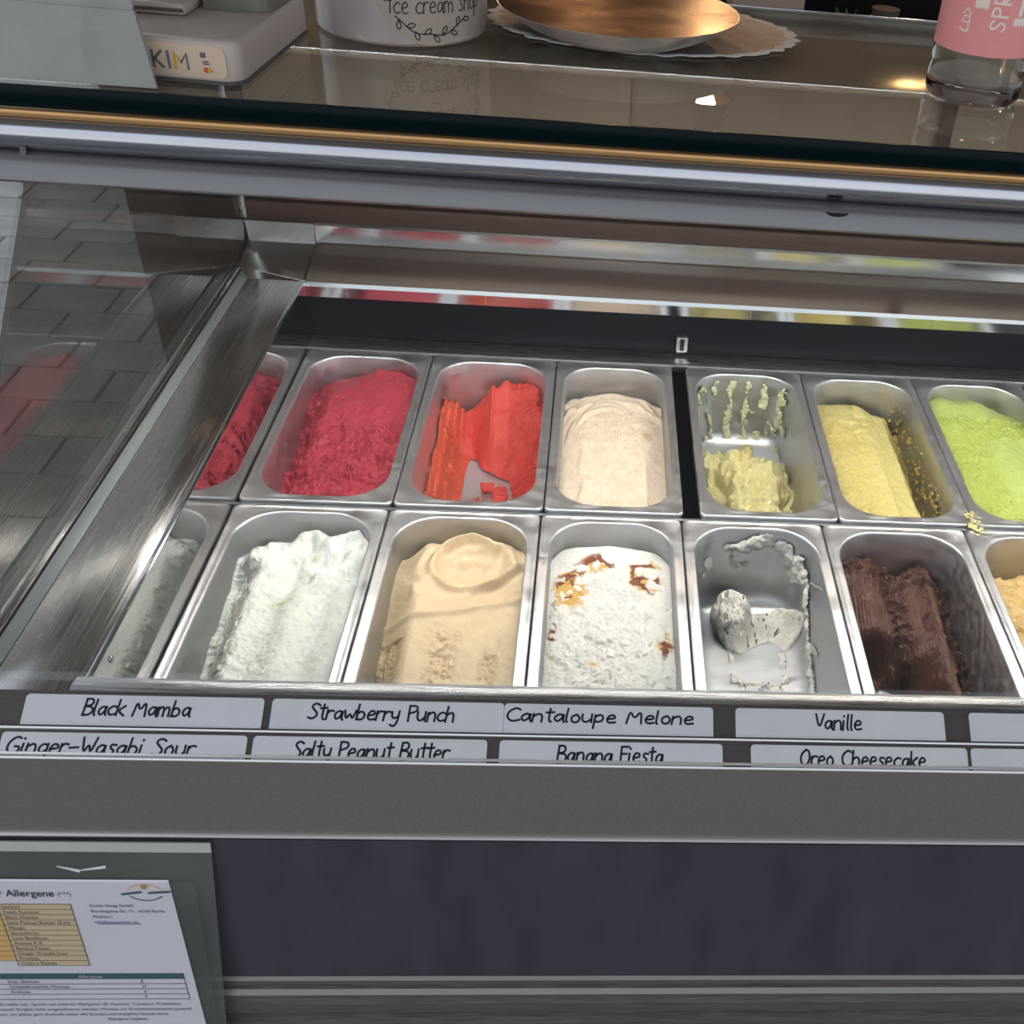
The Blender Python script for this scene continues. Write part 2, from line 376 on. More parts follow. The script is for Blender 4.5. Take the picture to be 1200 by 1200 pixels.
for o_, L_ in ((r1, .0275), (r2, .0200)):
    bx_, bz_ = o_[0] + UX * (L_ + .0006), o_[1] + UZ * (L_ + .0006)
    prof('rail_lip', [(bx_, bz_), (bx_ - .0011, bz_ - .0006), (bx_ - .0011 - .0012, bz_ - .0006 + .0023), (bx_ - .0012, bz_ + .0026)], -.105, X1, m_lip, P_, 20)
prof('front_plate', [(-.4155, .0785), (-.4172, .0785), (-.4285, .0), (-.4267, .0)], -.105, X1, m_plate, P_, 20)
box('plate_top_edge', -.105, X1, -.4176, -.4152, .0783, .0796, m_lip, P_, .0003)
box('plate_bottom_edge', -.105, X1, -.4312, -.4262, -.0032, -.0004, m_lip, P_, .0008)
prof('lower_panel', [(-.4295, -.004), (-.4315, -.004), (-.4545, -.168), (-.4525, -.168)], -.105, X1, m_navy, P_, 20)
zz = -.168
bt = [(-.440, -.168), (-.4550, -.168), (-.4580, -.170), (-.4582, -.174), (-.4560, -.1755), (-.4562, -.1790), (-.4600, -.1800), (-.4640, -.1830), (-.4645, -.1880), (-.4610, -.1900),
      (-.4610, -.1950), (-.4650, -.1965), (-.4655, -.2100), (-.4600, -.2120), (-.4600, -.2200), (-.4700, -.2230), (-.4705, -.2900), (-.44, -.2900)]
prof('bottom_rail_profile', bt, -.105, X1, m_alu, P_, 20)
prof('cabinet_base', [(-.44, -.29), (-.45, -.29), (-.45, GZ + .08), (.45, GZ + .08), (.45, -.2), (-.44, -.2)], -.10, X1, m_navy, P_, 20)
box('cabinet_plinth', -.08, X1 - .02, -.42, .42, GZ, GZ + .08, m_black, P_, .002)

# ------------------------------------------------------------------ label cards
def card(row, xa, xb, txt, tx0, tx1, label, cap=.0125):
    o, L = (r1, .0262) if row == 1 else (r2, .0215)
    top = .0030 if row == 1 else .0022
    def fn(x, s, h): return (x, o[0] + UX * s - .5 * h, o[1] + UZ * s + .866 * h)
    pts = []
    r = .003
    for k in range(5):
        a = PI / 2 * k / 4; pts.append((xa + r - r * math.sin(a) if False else xa + r - r * math.cos(a), top + r - r * math.sin(a)))
    for k in range(5):
        a = PI / 2 * k / 4; pts.append((xb - r + r * math.sin(a), top + r - r * math.cos(a)))
    pts += [(xb, L), (xa, L)]
    n = len(pts); vs = [fn(x, s, .0003) for x, s in pts] + [fn(x, s, .0011) for x, s in pts]
    fs = [tuple(range(n)), tuple(range(n, 2 * n))[::-1]] + [(i, (i + 1) % n, (i + 1) % n + n, i + n) for i in range(n)]
    bm = bmesh.new(); me = bpy.data.meshes.new('x'); me.from_pydata(vs, [], fs); bm.from_mesh(me); bpy.data.meshes.remove(me)
    c = from_bm('label_card', bm, m_label, None, 30)
    tag(c, label, 'label', 'handwritten flavour cards on the front rails')
    if txt:
        st, w = strokes_of(txt)
        k = (tx1 - tx0) / w; ky = cap / 10
        base = top + .0035 + cap if row == 1 else top + .0035 + cap
        lim = L
        st2 = []
        for P in st:
            st2.append([Vector((p.x * k, p.y * ky)) for p in P])
        def f2(x, y, h): return fn(tx0 + x, min(base - y, lim), .0011 + h)
        ribbon_mesh('lettering', st2, f2, .00085, m_ink, c, .00012)
    return c
for a in [(1, -.033, .1415, 'Black Mamba', .010, .089, 'flavour card reading Black Mamba, leftmost on the upper rail', .0120),
          (1, .1475, .3240, 'Strawberry Punch', .176, .287, 'flavour card reading Strawberry Punch on the upper rail', .0120),
          (1, .3243, .4890, 'Cantaloupe Melone', .326, .474, 'flavour card reading Cantaloupe Melone on the upper rail', .0105),
          (1, .5070, .6780, 'Vanille', .571, .610, 'flavour card reading Vanille on the upper rail', .0125),
          (1, .6990, .8700, '', 0, 0, 'blank end of a flavour card at the right edge of the upper rail', 0),
          (2, -.043, .1335, 'Ginger-Wasabi Sour', -.038, .097, 'flavour card reading Ginger-Wasabi Sour, leftmost on the lower rail', .0125),
          (2, .1380, .3130, 'Salty Peanut Butter', .168, .285, 'flavour card reading Salty Peanut Butter on the lower rail', .0125),
          (2, .3225, .4960, 'Banana Fiesta', .367, .450, 'flavour card reading Banana Fiesta on the lower rail', .0125),
          (2, .5185, .6940, 'Oreo Cheesecake', .557, .660, 'flavour card reading Oreo Cheesecake on the lower rail', .0125),
          (2, .6970, .8700, '', 0, 0, 'blank end of a flavour card at the right edge of the lower rail', 0)]:
    card(*a)

# ------------------------------------------------------------------ pans
PW, PL, PD = .1625, .336, .112       # outer width, outer length, depth
IA, IB, IR = .0695, .1555, .046      # inner half width, half length, corner radius
TAP = .0060
def rrect(a, b, r, n=12):
    pts = []
    for cx, cy, a0 in ((a - r, b - r, 0), (-(a - r), b - r, PI / 2), (-(a - r), -(b - r), PI), (a - r, -(b - r), 1.5 * PI)):
        for k in range(n + 1):
            t = a0 + PI / 2 * k / n; pts.append((cx + r * math.cos(t), cy + r * math.sin(t)))
    return pts
def wall_in(z):   # how far the wall has come in at height z (negative)
    return TAP * (-z / PD)
def pan_mesh():
    A, B = PW / 2, PL / 2
    loops = [(A, B, .007, -.006), (A, B, .007, -.0012), (A - .0006, B - .0006, .007, -.0002), (A - .002, B - .002, .007, .0002), (A - .0032, B - .0032, .007, -.0006),
             (IA + .0040, IB + .0040, IR + .004, -.0008), (IA + .0018, IB + .0018, IR + .0018, -.0002), (IA + .0006, IB + .0006, IR + .0006, -.0009), (IA, IB, IR, -.003)]
    for z in (-.02, -.05, -.086): loops.append((IA - wall_in(z), IB - wall_in(z), IR - wall_in(z), z))
    for k in range(1, 9):
        t = PI / 2 * k / 8; i = wall_in(-.086) + .024 * (1 - math.cos(t)); loops.append((IA - i, IB - i, IR - i, -.086 - .024 * math.sin(t)))
    loops.append((IA - .045, IB - .045, .010, -.1104))
    vs = []; fs = []
    n = 52
    for a, b, r, z in loops: vs += [(x, y, z) for x, y in rrect(a, b, r)]
    for i in range(len(loops) - 1):
        for j in range(n):
            p = i * n + j; q = i * n + (j + 1) % n; fs.append((p, q, q + n, p + n))
    fs.append(tuple((len(loops) - 1) * n + j for j in range(n)))
    # outer shell under the rim
    b0 = len(vs)
    ol = [(A, B, .007, -.006), (IA + .003, IB + .003, IR, -.0065), (IA - TAP + .003, IB - TAP + .003, IR, -.100), (IA - .02, IB - .02, .03, -.1125)]
    for a, b, r, z in ol: vs += [(x, y, z) for x, y in rrect(a, b, r)]
    for i in range(3):
        for j in range(n):
            p = b0 + i * n + j; q = b0 + i * n + (j + 1) % n; fs.append((q, p, p + n, q + n))
    fs.append(tuple(b0 + 3 * n + j for j in range(n))[::-1])
    me = bpy.data.meshes.new('ice_cream_pan'); me.from_pydata(vs, [], fs); me.update()
    me.materials.append(m_pan); sharp(me, 50)
    return me
PANME = pan_mesh()

# ---- numpy noise
def hash2(ix, iy, seed):
    h = (ix.astype(np.int64) * 374761393 + iy.astype(np.int64) * 668265263 + seed * 982451653) & 0x7fffffff
    h = ((h ^ (h >> 13)) * 1274126177) & 0x7fffffff
    h = h ^ (h >> 16)
    return (h & 0xffff) / 65535.0
def vn(x, y, seed=0):
    ix = np.floor(x); iy = np.floor(y); fx = x - ix; fy = y - iy
    fx = fx * fx * fx * (fx * (fx * 6 - 15) + 10); fy = fy * fy * fy * (fy * (fy * 6 - 15) + 10)
    a = hash2(ix, iy, seed); b = hash2(ix + 1, iy, seed); c = hash2(ix, iy + 1, seed); d = hash2(ix + 1, iy + 1, seed)
    return (a + (b - a) * fx) * (1 - fy) + (c + (d - c) * fx) * fy
def fbm(x, y, seed=0, o=4, g=.5):
    s = 0; a = 1; t = 0
    for k in range(o):
        s = s + a * vn(x * 2 ** k + 17.3 * k, y * 2 ** k - 9.1 * k, seed + k * 7); t += a; a *= g
    return s / t
def ridged(x, y, seed=0, o=3):
    s = 0; a = 1; t = 0
    for k in range(o):
        s = s + a * (1 - np.abs(2 * vn(x * 2 ** k, y * 2 ** k, seed + k * 5) - 1)); t += a; a *= .5
    return s / t
def terr(f, k, sharpness=.18):
    """terraces: torn little cliffs"""
    g = f * k; i = np.floor(g); r = g - i
    r = np.clip((r - (1 - sharpness)) / sharpness, 0, 1); r = r * r * (3 - 2 * r)
    return (i + r) / k
def sstep(a, b, x):
    t = np.clip((x - a) / (b - a), 0, 1); return t * t * (3 - 2 * t)
def gridh(rows, s, t):
    """rows: list of (t, [heights at s=-1,-.5,0,.5,1] in cm) from front to back; smooth interpolation"""
    ts = np.array([r[0] for r in rows]); Hh = np.array([r[1] for r in rows], float)
    i = np.clip(np.searchsorted(ts, t, side='right') - 1, 0, len(ts) - 2)
    ft = np.clip((t - ts[i]) / (ts[i + 1] - ts[i]), 0, 1); ft = ft * ft * (3 - 2 * ft)
    u = np.clip((s + 1) * 2, 0, 3.9999); j = np.floor(u).astype(int); fu = u - j; fu = fu * fu * (3 - 2 * fu)
    h0 = Hh[i, j] * (1 - fu) + Hh[i, j + 1] * fu; h1 = Hh[i + 1, j] * (1 - fu) + Hh[i + 1, j + 1] * fu
    return (h0 * (1 - ft) + h1 * ft) * .01
def square_grid(nx, ny):
    p, q = np.meshgrid(np.linspace(-1, 1, nx), np.linspace(-1, 1, ny))
    m = np.maximum(np.maximum(np.abs(p), np.abs(q)), 1e-9)
    X = IA * p / m; Y = IB * q / m
    ax, ay = np.abs(X), np.abs(Y); cx, cy = IA - IR, IB - IR
    corner = (ax > cx) & (ay > cy)
    vx, vy = ax - cx, ay - cy; L = np.maximum(np.hypot(vx, vy), 1e-9)
    X = np.where(corner, np.sign(X) * (cx + vx / L * IR), X); Y = np.where(corner, np.sign(Y) * (cy + vy / L * IR), Y)
    return X * m, Y * m
NX, NY = 150, 320
GX, GY = square_grid(NX, NY)
GF = [(j * NX + i, j * NX + i + 1, (j + 1) * NX + i + 1, (j + 1) * NX + i) for j in range(NY - 1) for i in range(NX - 1)]
GFA = np.array(GF)
BOT = -.1095
def blur(a, n=1):
    for _ in range(n):
        b = a.copy(); b[1:-1, 1:-1] = (a[1:-1, 1:-1] * 4 + a[:-2, 1:-1] + a[2:, 1:-1] + a[1:-1, :-2] + a[1:-1, 2:]) / 8; a = b
    return a
def grid_mesh(name, V, keep, colors, m):
    """V (ny,nx,3); keep faces whose corners are all kept"""
    k = keep.ravel(); f = GFA[k[GFA].any(axis=1)]
    used = np.zeros(NX * NY, bool); used[f.ravel()] = True
    idx = np.cumsum(used) - 1; f = idx[f]; v = V.reshape(-1, 3)[used]
    me = bpy.data.meshes.new(name); me.vertices.add(len(v)); me.vertices.foreach_set('co', v.astype(np.float32).ravel())
    me.loops.add(f.size); me.loops.foreach_set('vertex_index', f.ravel().astype(np.int32))
    me.polygons.add(len(f)); me.polygons.foreach_set('loop_start', (np.arange(len(f)) * 4).astype(np.int32))
    me.update(calc_edges=True); me.validate()
    if colors is not None:
        ca = me.color_attributes.new('pigment', 'FLOAT_COLOR', 'POINT')
        c = np.concatenate([colors.reshape(-1, 3)[used], np.ones((len(v), 1))], 1); ca.data.foreach_set('color', c.astype(np.float32).ravel())
    me.materials.append(m); me.shade_smooth()
    return me
def gel_mat(name, rough=.42, sss=.25, bump=.25):
    return mat(name, (1, 1, 1), rough, 0, bump, 230, (1, 1, 1), .08, sss=sss, spec=.35, attr='pigment', vscale=60)
mg_matte = gel_mat('sorbet_surface', .42, .06, .9); mg_soft = gel_mat('gelato_surface', .42, .10, .75); mg_smooth = gel_mat('smooth_gelato_surface', .40, .15, .28); mg_choc = gel_mat('chocolate_surface', .38, 0, .6)
def col(c): return np.array(c, float)
def lerp(c1, c2, w): return c1 + (c2 - c1) * w[..., None]

def build(loc, sx, pan_label, gel_label, hfun, mat_, name='ice_cream'):
    """one pan and the ice cream in it. hfun(x,y,s,t)->(height, colours)"""
    p = bpy.data.objects.new('ice_cream_pan', PANME); COL.objects.link(p); p.location = loc; p.scale = (sx, 1, 1)
    tag(p, pan_label, 'pan', 'steel ice cream pans in the display case')
    s = GX / IA; t = (GY / IB + 1) / 2
    h, c = hfun(GX, GY, s, t)
    keep = h > BOT + .0004
    h2 = np.clip(h, BOT + .0002, .006)
    k = 1 - wall_in(np.minimum(h2, 0)) / IA; ky = 1 - wall_in(np.minimum(h2, 0)) / IB
    # the rounded foot of the pan
    foot = np.clip((-.086 - h2) / .024, 0, 1); ins = .024 * (1 - np.sqrt(np.clip(1 - foot ** 2, 0, 1)))
    k = k - ins / IA; ky = ky - ins / IB
    V = np.stack([GX * k * .997, GY * ky * .998, h2], -1)
    me = grid_mesh(name, V, keep, c, mat_)
    g = bpy.data.objects.new(name, me); COL.objects.link(g); g.location = loc; g.scale = (sx, 1, 1)
    tag(g, gel_label, 'ice cream', 'ice cream in the pans')
    return p, g
def smears(g, loc, sx, maskf, color, seed, m):
    """thin remains clinging to the back and side walls and the floor of the pan: one mesh, part of the ice cream"""
    # unroll: u around the inner wall, w from rim (0) to floor centre
    A_, B_ = IA - .0004, IB - .0004
    nu, nw = 360, 110
    base = rrect(A_, B_, IR, 90); per = np.array(base); d = np.r_[0, np.cumsum(np.hypot(*np.diff(np.vstack([per, per[:1]]), axis=0).T))]
    uu = np.linspace(0, d[-1], nu, endpoint=False)
    px = np.interp(uu, d, np.r_[per[:, 0], per[0, 0]]); py = np.interp(uu, d, np.r_[per[:, 1], per[0, 1]])
    w = np.linspace(0.02, 1, nw)
    z = np.where(w < .62, -.105 * w / .62, 0); inn = np.where(w < .62, 0, (w - .62) / .38)
    PX = np.zeros((nw, nu)); PY = PX.copy(); PZ = PX.copy()
    for i in range(nw):
        zi = max(-.1098, -.110 * w[i] / .62)
        f = wall_in(zi)
        rr = 1 - inn[i]
        fx = (A_ - f) / A_; fy = (B_ - f) / B_
        if zi < -.086:
            q = min(1, (-.086 - zi) / .024); e = .024 * (1 - math.sqrt(1 - q * q)); fx -= e / A_; fy -= e / B_
        PX[i] = px * fx * rr; PY[i] = py * fy * rr; PZ[i] = zi
    th = maskf(PX, PY, PZ)
    keep = th > 0
    # push inwards / upwards
    wallw = (PZ > -.1) * 1.0
    nrm = np.hypot(PX, PY) + 1e-9
    off = np.clip(th, 0, .006) + .0003
    VX = PX - np.where(np.abs(PX) > A_ * .75, np.sign(PX), 0) * off * wallw
    VY = PY - np.where(np.abs(PY) > B_ * .75, np.sign(PY), 0) * off * wallw
    VZ = PZ + off * (1 - wallw) + .0002
    V = np.stack([VX, VY, VZ], -1).reshape(-1, 3)
    I = np.arange(nw * nu).reshape(nw, nu)
    f = np.stack([I[:-1, :], np.roll(I, -1, 1)[:-1, :], np.roll(I, -1, 1)[1:, :], I[1:, :]], -1).reshape(-1, 4)
    kk = keep.ravel(); f = f[kk[f].sum(1) >= 3]
    used = np.zeros(nw * nu, bool); used[f.ravel()] = True; idx = np.cumsum(used) - 1
    me = bpy.data.meshes.new('smear'); me.from_pydata(V[used].tolist(), [], idx[f].tolist()); me.update()
    cv = np.tile(np.r_[color, 1.0], (int(used.sum()), 1)); ca = me.color_attributes.new('pigment', 'FLOAT_COLOR', 'POINT'); ca.data.foreach_set('color', cv.astype(np.float32).ravel())
    me.materials.append(m); me.shade_smooth()
    o = bpy.data.objects.new('smear', me); COL.objects.link(o); o.parent = g; o['kind'] = 'stuff'
    return o

# ---- flavours
def pits(x, y, seed, amp=.004, sc=90): return -amp * sstep(.66, .78, fbm(x * sc, y * sc * 1.3, seed, 3, .5))
def bumpy(x, y, seed, amp=.0016, sc=110): return (fbm(x * sc, y * sc, seed, 4, .7) - .5) * 4 * amp
def torn(x, y, seed, amp=.004, sc=55, k=5): return (terr(fbm(x * sc + .6 * fbm(x * 90, y * 90, seed + 3), y * sc * .8, seed, 4, .55), k) - .5) * amp * 3.2
def f_cherry(x, y, s, t):
    h = gridh([(0, [-5, -3.8, -3.2, -3, -3.2]), (.2, [-5, -3.6, -3, -2.6, -2.4]), (.42, [-5.4, -3.2, -2.8, -2.4, -2]), (.6, [-4.2, -2.6, -2.4, -2, -1.6]), (.8, [-3.4, -2.2, -1.7, -1.2, -1.4]), (.92, [-3.6, -2.6, -1.8, -1.3, -1.8]), (1, [-4.6, -3.6, -2.8, -2.2, -3])], s, t)
    h += pits(x, y, 17, .008, 70) * (t < .6)
    h -= .014 * sstep(-.72, -.9, s) * sstep(.5, .62, fbm(x * 20, y * 34, 19)) * (t < .6)
    m = 1 - sstep(.52, .66, t + .08 * (fbm(x * 30, y * 30, 3) - .5)); m = np.maximum(m, sstep(-.5, -.75, s) * .8)
    h += m * torn(x, y, 11, .0068, 46, 4) + m * .006 * (ridged(x * 50 + 2 * fbm(x * 60, y * 60, 4), y * 70, 14, 3) - .6) + m * bumpy(x, y, 12, .0018, 130) + (1 - m) * bumpy(x, y, 13, .0022, 26)
    h += (1 - m) * .003 * ridged(x * 16 + y * 8, y * 12, 5) - .004 * sstep(.5, .9, ridged(x * 20, y * 9, 9, 2)) * m
    h += .010 * np.exp(-(((s - .22) / .10) ** 2 + ((t - .93) / .03) ** 2))
    dk = sstep(.0, -.004, torn(x, y, 11, .0055, 48, 5))
    c = lerp(col((.54, .062, .095)), col((.40, .035, .058)), .5 * m * fbm(x * 40, y * 40, 8) + .25 * m)
    return h, c
def f_red(x, y, s, t):
    h = gridh([(0, [-5.5, -13, -13, -13, -9.6]), (.35, [-5.4, -12.6, -13, -13, -9]), (.5, [-5.2, -12.8, -13, -13, -8]), (.6, [-5, -13, -13, -12, -7]), (.68, [-4.8, -13, -11.4, -9.4, -6]), (.76, [-4.6, -12.2, -7.8, -6.8, -4.8]), (.86, [-4.2, -9, -5.2, -4.4, -3.6]), (.95, [-4.2, -6.6, -3.2, -2.1, -2.6]), (1, [-6, -7.6, -4.0, -2.8, -3.6])], s, t)
    m = sstep(.25, .4, s + .15 * (fbm(x * 25, y * 25, 2) - .5)) + sstep(-.55, -.75, s)
    m = np.clip(m, 0, 1)
    h += m * torn(x, y, 21, .007, 50, 5) + m * bumpy(x, y, 22, .002, 140) + (1 - m) * bumpy(x, y, 23, .0016, 40)
    h += .008 * np.exp(-(((s + .02) / .05) ** 2)) * sstep(.66, .74, t) * (t < .95) + .010 * np.exp(-(((s - .22) / .12) ** 2 + ((t - .95) / .03) ** 2))
    h -= .006 * np.exp(-(((s + .62) / .08) ** 2)) * sstep(.3, .6, t)
    # streaks on the left bank
    h += .003 * np.sin(s * 60 + 3 * fbm(x * 10, y * 10, 4)) * sstep(-.5, -.7, s)
    bare = (s > -.45) & (h < -.100)
    h = np.where((fbm(x * 42, y * 36, 77) > .57) & bare & (t < .56), -.104 + .004 * fbm(x * 200, y * 200, 3), h)
    c = lerp(col((.80, .105, .085)), col((.62, .055, .05)), m * fbm(x * 60, y * 60, 8))
    c = lerp(c, col((.84, .19, .10)), sstep(-.5, -.75, s) * .6)
    return h, c
def f_cream(x, y, s, t):
    h = gridh([(0, [-3.4, -2.8, -2.6, -2.8, -3.6]), (.3, [-3, -2.5, -2.4, -2.5, -3.6]), (.7, [-3, -2.6, -2.6, -2.8, -3.6]), (.88, [-3.4, -3, -2.8, -3, -4]), (1, [-5, -4.4, -4, -4.4, -5.4])], s, t)
    r = np.hypot((s + .1) * .8, (t - .55) * 2.2)
    sm = sstep(.72, .86, t + .12 * s * s - .12 * s)
    h += sm * (.0022 * np.sin(r * 34) + .001 * np.sin(r * 80)) + .004 * np.exp(-((t - .86 + .10 * s * s) / .02) ** 2)
    m = (1 - sm) * (1 - sstep(.45, .8, np.abs(s + .1) + .3 * (fbm(x * 20, y * 20, 5) - .5)) * .75)
    h += m * (torn(x, y, 31, .0028, 75, 5) + bumpy(x, y, 32, .0016, 160)) + (1 - m) * bumpy(x, y, 33, .001, 40)
    h -= .003 * np.exp(-(((s + .72) / .1) ** 2)) - .004 * np.exp(-(((s - .60) / .05) ** 2)) * (1 - sstep(.25, .5, t))
    c = lerp(col((.84, .69, .55)), col((.74, .57, .43)), .5 * m * sstep(.4, .7, fbm(x * 90, y * 90, 6)))
    c = lerp(c, col((.62, .36, .16)), .8 * np.exp(-(((s - .66) / .10) ** 2 + ((t - .62) / .03) ** 2)) + .35 * np.exp(-(((s - .72) / .12) ** 2 + ((t - .08) / .06) ** 2)))
    return h, c
def f_pist(x, y, s, t):
    h = gridh([(0, [-10, -10, -10, -10, -12]), (.30, [-9, -8.8, -8.4, -8.4, -10.8]), (.42, [-8.6, -8, -7.4, -7.4, -10]), (.6, [-8, -7.4, -7, -7.2, -9.6]), (.72, [-8, -7.6, -7.4, -7.6, -9.8]), (.80, [-9.6, -9.8, -9.2, -9.6, -12]), (.84, [-13, -13, -12.6, -13, -13]), (1, [-14] * 5)], s, t)
    lum = fbm(x * 52, y * 52, 41, 3, .5)
    h += (lum - .5) * .034 + .012 * (ridged(x * 40, y * 40, 42, 3) - .62) + bumpy(x, y, 43, .0012, 120)
    fm = sstep(-.28, -.48, s + .5 * (t - .45) + .5 * (fbm(x * 30, y * 30, 45) - .5)) * sstep(.64, .58, t + .1 * (fbm(x * 40, y * 40, 46) - .5))
    h = h * (1 - fm) + fm * np.minimum(h, -.100 + bumpy(x, y, 5, .0008, 60))
    lump = .016 * np.exp(-(((s - .25) / .17) ** 2 + ((t - .925) / .030) ** 2) ** 2)
    h = np.maximum(h, -.1125 + lump + bumpy(x, y, 44, .002, 130))
    c = lerp(col((.82, .75, .38)), col((.74, .58, .24)), sstep(.5, .7, fbm(x * 30, y * 30, 7)) * .5)
    return h, c
def f_mango(x, y, s, t):
    h = gridh([(0, [-3.2, -2.8, -2.8, -3.6, -10]), (.2, [-3, -2.7, -2.8, -3.4, -9.4]), (.5, [-3, -2.9, -3, -3.6, -8.4]), (.75, [-3.2, -3, -3, -3.8, -7.4]), (.88, [-3.2, -2.8, -2.8, -3.8, -6.6]), (.95, [-3.4, -3.2, -3.2, -4.6, -7.4]), (1, [-4.4, -4.4, -4.6, -6.2, -8.6])], s, t)
    h += pits(x, y, 57, .003, 80) * (s < .1)
    m = np.clip((1 - sstep(-.25, .0, s)) * (t < .8) + sstep(.52, .62, s), 0, 1)
    h += m * torn(x, y, 51, .004, 60, 5) + bumpy(x, y, 52, .0012, 150) * (.3 + m) + (1 - m) * bumpy(x, y, 53, .0016, 30)
    h += .0022 * np.exp(-(((s - .1) / .05) ** 2)) * (1 - sstep(.35, .6, t))
    h += .006 * np.exp(-(((s + .1) / .16) ** 2 + ((t - .9) / .03) ** 2))
    c = lerp(col((.70, .60, .24)), col((.60, .46, .13)), .55 * m * fbm(x * 70, y * 70, 8) + .2 * sstep(.4, .7, s))
    return h, c
def f_green(x, y, s, t):
    h = gridh([(0, [-3.4, -3, -3, -3, -3.4]), (.3, [-3, -2.8, -2.9, -2.2, -2.8]), (.6, [-2.6, -2.6, -2.6, -1.8, -2.4]), (.8, [-2, -1.8, -2, -1.6, -2.4]), (.92, [-1.8, -1.2, -1.6, -2.2, -3.4]), (1, [-2.6, -2, -2.4, -3.6, -5])], s, t)
    m = (1 - sstep(-.05, .12, s + .12 * (fbm(x * 20, y * 20, 2) - .5))) * (1 - sstep(.8, .86, t))
    m = np.maximum(m, (t > .66) * (t < .82) * 1.0 * (s > -.3))
    h += m * torn(x, y, 61, .0045, 60, 5) + m * bumpy(x, y, 62, .0014, 150) + (1 - m) * bumpy(x, y, 63, .0014, 35)
    h += .003 * np.sin(s * 7 + .4) * (1 - m)
    c = lerp(col((.52, .60, .15)), col((.42, .48, .08)), .5 * m * fbm(x * 80, y * 80, 9))
    c = lerp(c, col((.58, .68, .24)), (1 - m) * .5)
    return h, c
def f_lime(x, y, s, t):
    h = gridh([(0, [-6, -3.6, -3.2, -3, -3]), (.25, [-5.6, -3.2, -3, -2.8, -2.8]), (.5, [-4.8, -2.7, -2.6, -2.6, -2.4]), (.72, [-3.8, -2.2, -2.6, -2.2, -2]), (.88, [-3.8, -2.0, -1.9, -1.5, -1.8]), (.96, [-5, -2.6, -2.4, -1.6, -2.2]), (1, [-6.5, -4, -3.6, -3, -3.6])], s, t)
    h += .0028 * np.sin(s * 9.5 + .8 * fbm(x * 8, y * 8, 3)) * (1 - sstep(.7, .8, t)) + bumpy(x, y, 72, .0011, 90)
    up = sstep(.62, .75, t)
    h += up * (.017 * (fbm(x * 34, y * 28, 73, 2) - .5) * 2 + .006 * (ridged(x * 36, y * 30, 75, 2) - .5))
    h += .011 * np.exp(-(((s - .38) / .16) ** 2 + ((t - .9) / .05) ** 2)) - .010 * np.exp(-(((s - .08) / .07) ** 2 + ((t - .92) / .04) ** 2))
    h += torn(x, y, 74, .003, 50, 4) * sstep(-.45, -.65, s)
    c = lerp(col((.93, .95, .90)), col((.80, .85, .72)), .6 * fbm(x * 18, y * 14, 9) * (1 - up))
    for a, b, w_, l_ in ((-.05, .63, .16, .018), (.2, .84, .05, .018), (-.08, .16, .06, .02), (.5, .06, .2, .014), (-.1, .48, .03, .01)):
        c = lerp(c, col((.47, .55, .22)), .7 * np.exp(-(((s - a) / w_) ** 2 + ((t - b - .1 * (s - a)) / l_) ** 2)))
    return h, c
def f_peanut(x, y, s, t):
    h = gridh([(0, [-6, -3.6, -3.4, -3.2, -3]), (.25, [-5.6, -3.2, -3.2, -2.8, -2.6]), (.45, [-5, -2.8, -2.8, -2.4, -2.2]), (.6, [-4.4, -2.4, -2.6, -2.2, -1.9]), (.76, [-3.6, -2.2, -3.4, -3.0, -1.6]), (.9, [-3.8, -1.8, -2.6, -2.6, -1.9]), (.96, [-5, -2.6, -2.2, -2, -3]), (1, [-7, -4.4, -3.6, -3.4, -4.5])], s, t)
    # the ladled hollow and its rolled rims
    r = np.hypot((s - .20 + .25 * (t - .8)) / .66, (t - .84 - .03 * s) / .105)
    wv = fbm(x * 22, y * 18, 87, 2)
    h += (-.002 + .020 * wv) * np.exp(-((r - 1 - .9 * (wv - .5)) / .17) ** 2) - .008 * np.exp(-(r / .75) ** 2)
    h += .0045 * np.exp(-(((s - .02 - .9 * (t - .90)) / .09) ** 2)) * sstep(.84, .88, t) * (1 - sstep(.91, .96, t)) + .007 * (fbm(x * 45, y * 30, 88, 2) - .45) * sstep(.86, .92, t) - .004 * np.exp(-(((s + .25) / .12) ** 2 + ((t - .90) / .02) ** 2)) + .005 * np.exp(-(((s - .55 - 1.6 * (t - .88)) / .08) ** 2)) * sstep(.84, .88, t) * (1 - sstep(.93, .96, t))
    h += .004 * np.exp(-((t - .60 - .04 * s) / .015) ** 2) + .0012 * np.sin(r * 15 + 3 * wv) * sstep(1.9, 1.2, r)
    h += .007 * np.exp(-(((s + .62) / .07) ** 2 + ((t - .70) / .03) ** 2))
    m = np.exp(-((s + .08) / .22) ** 4) * (1 - sstep(.48, .56, t)) + .8 * np.exp(-((s - .62) / .14) ** 4) * (1 - sstep(.4, .5, t)) + .8 * sstep(-.62, -.75, s) * (t < .5)
    m = np.clip(m, 0, 1)
    h += m * (torn(x, y, 81, .0032, 85, 5) + bumpy(x, y, 82, .0014, 170)) + (1 - m) * bumpy(x, y, 83, .0009, 30) - .0025 * m
    c = lerp(col((.80, .62, .40)), col((.70, .52, .32)), .5 * m * fbm(x * 90, y * 90, 2))
    return h, c
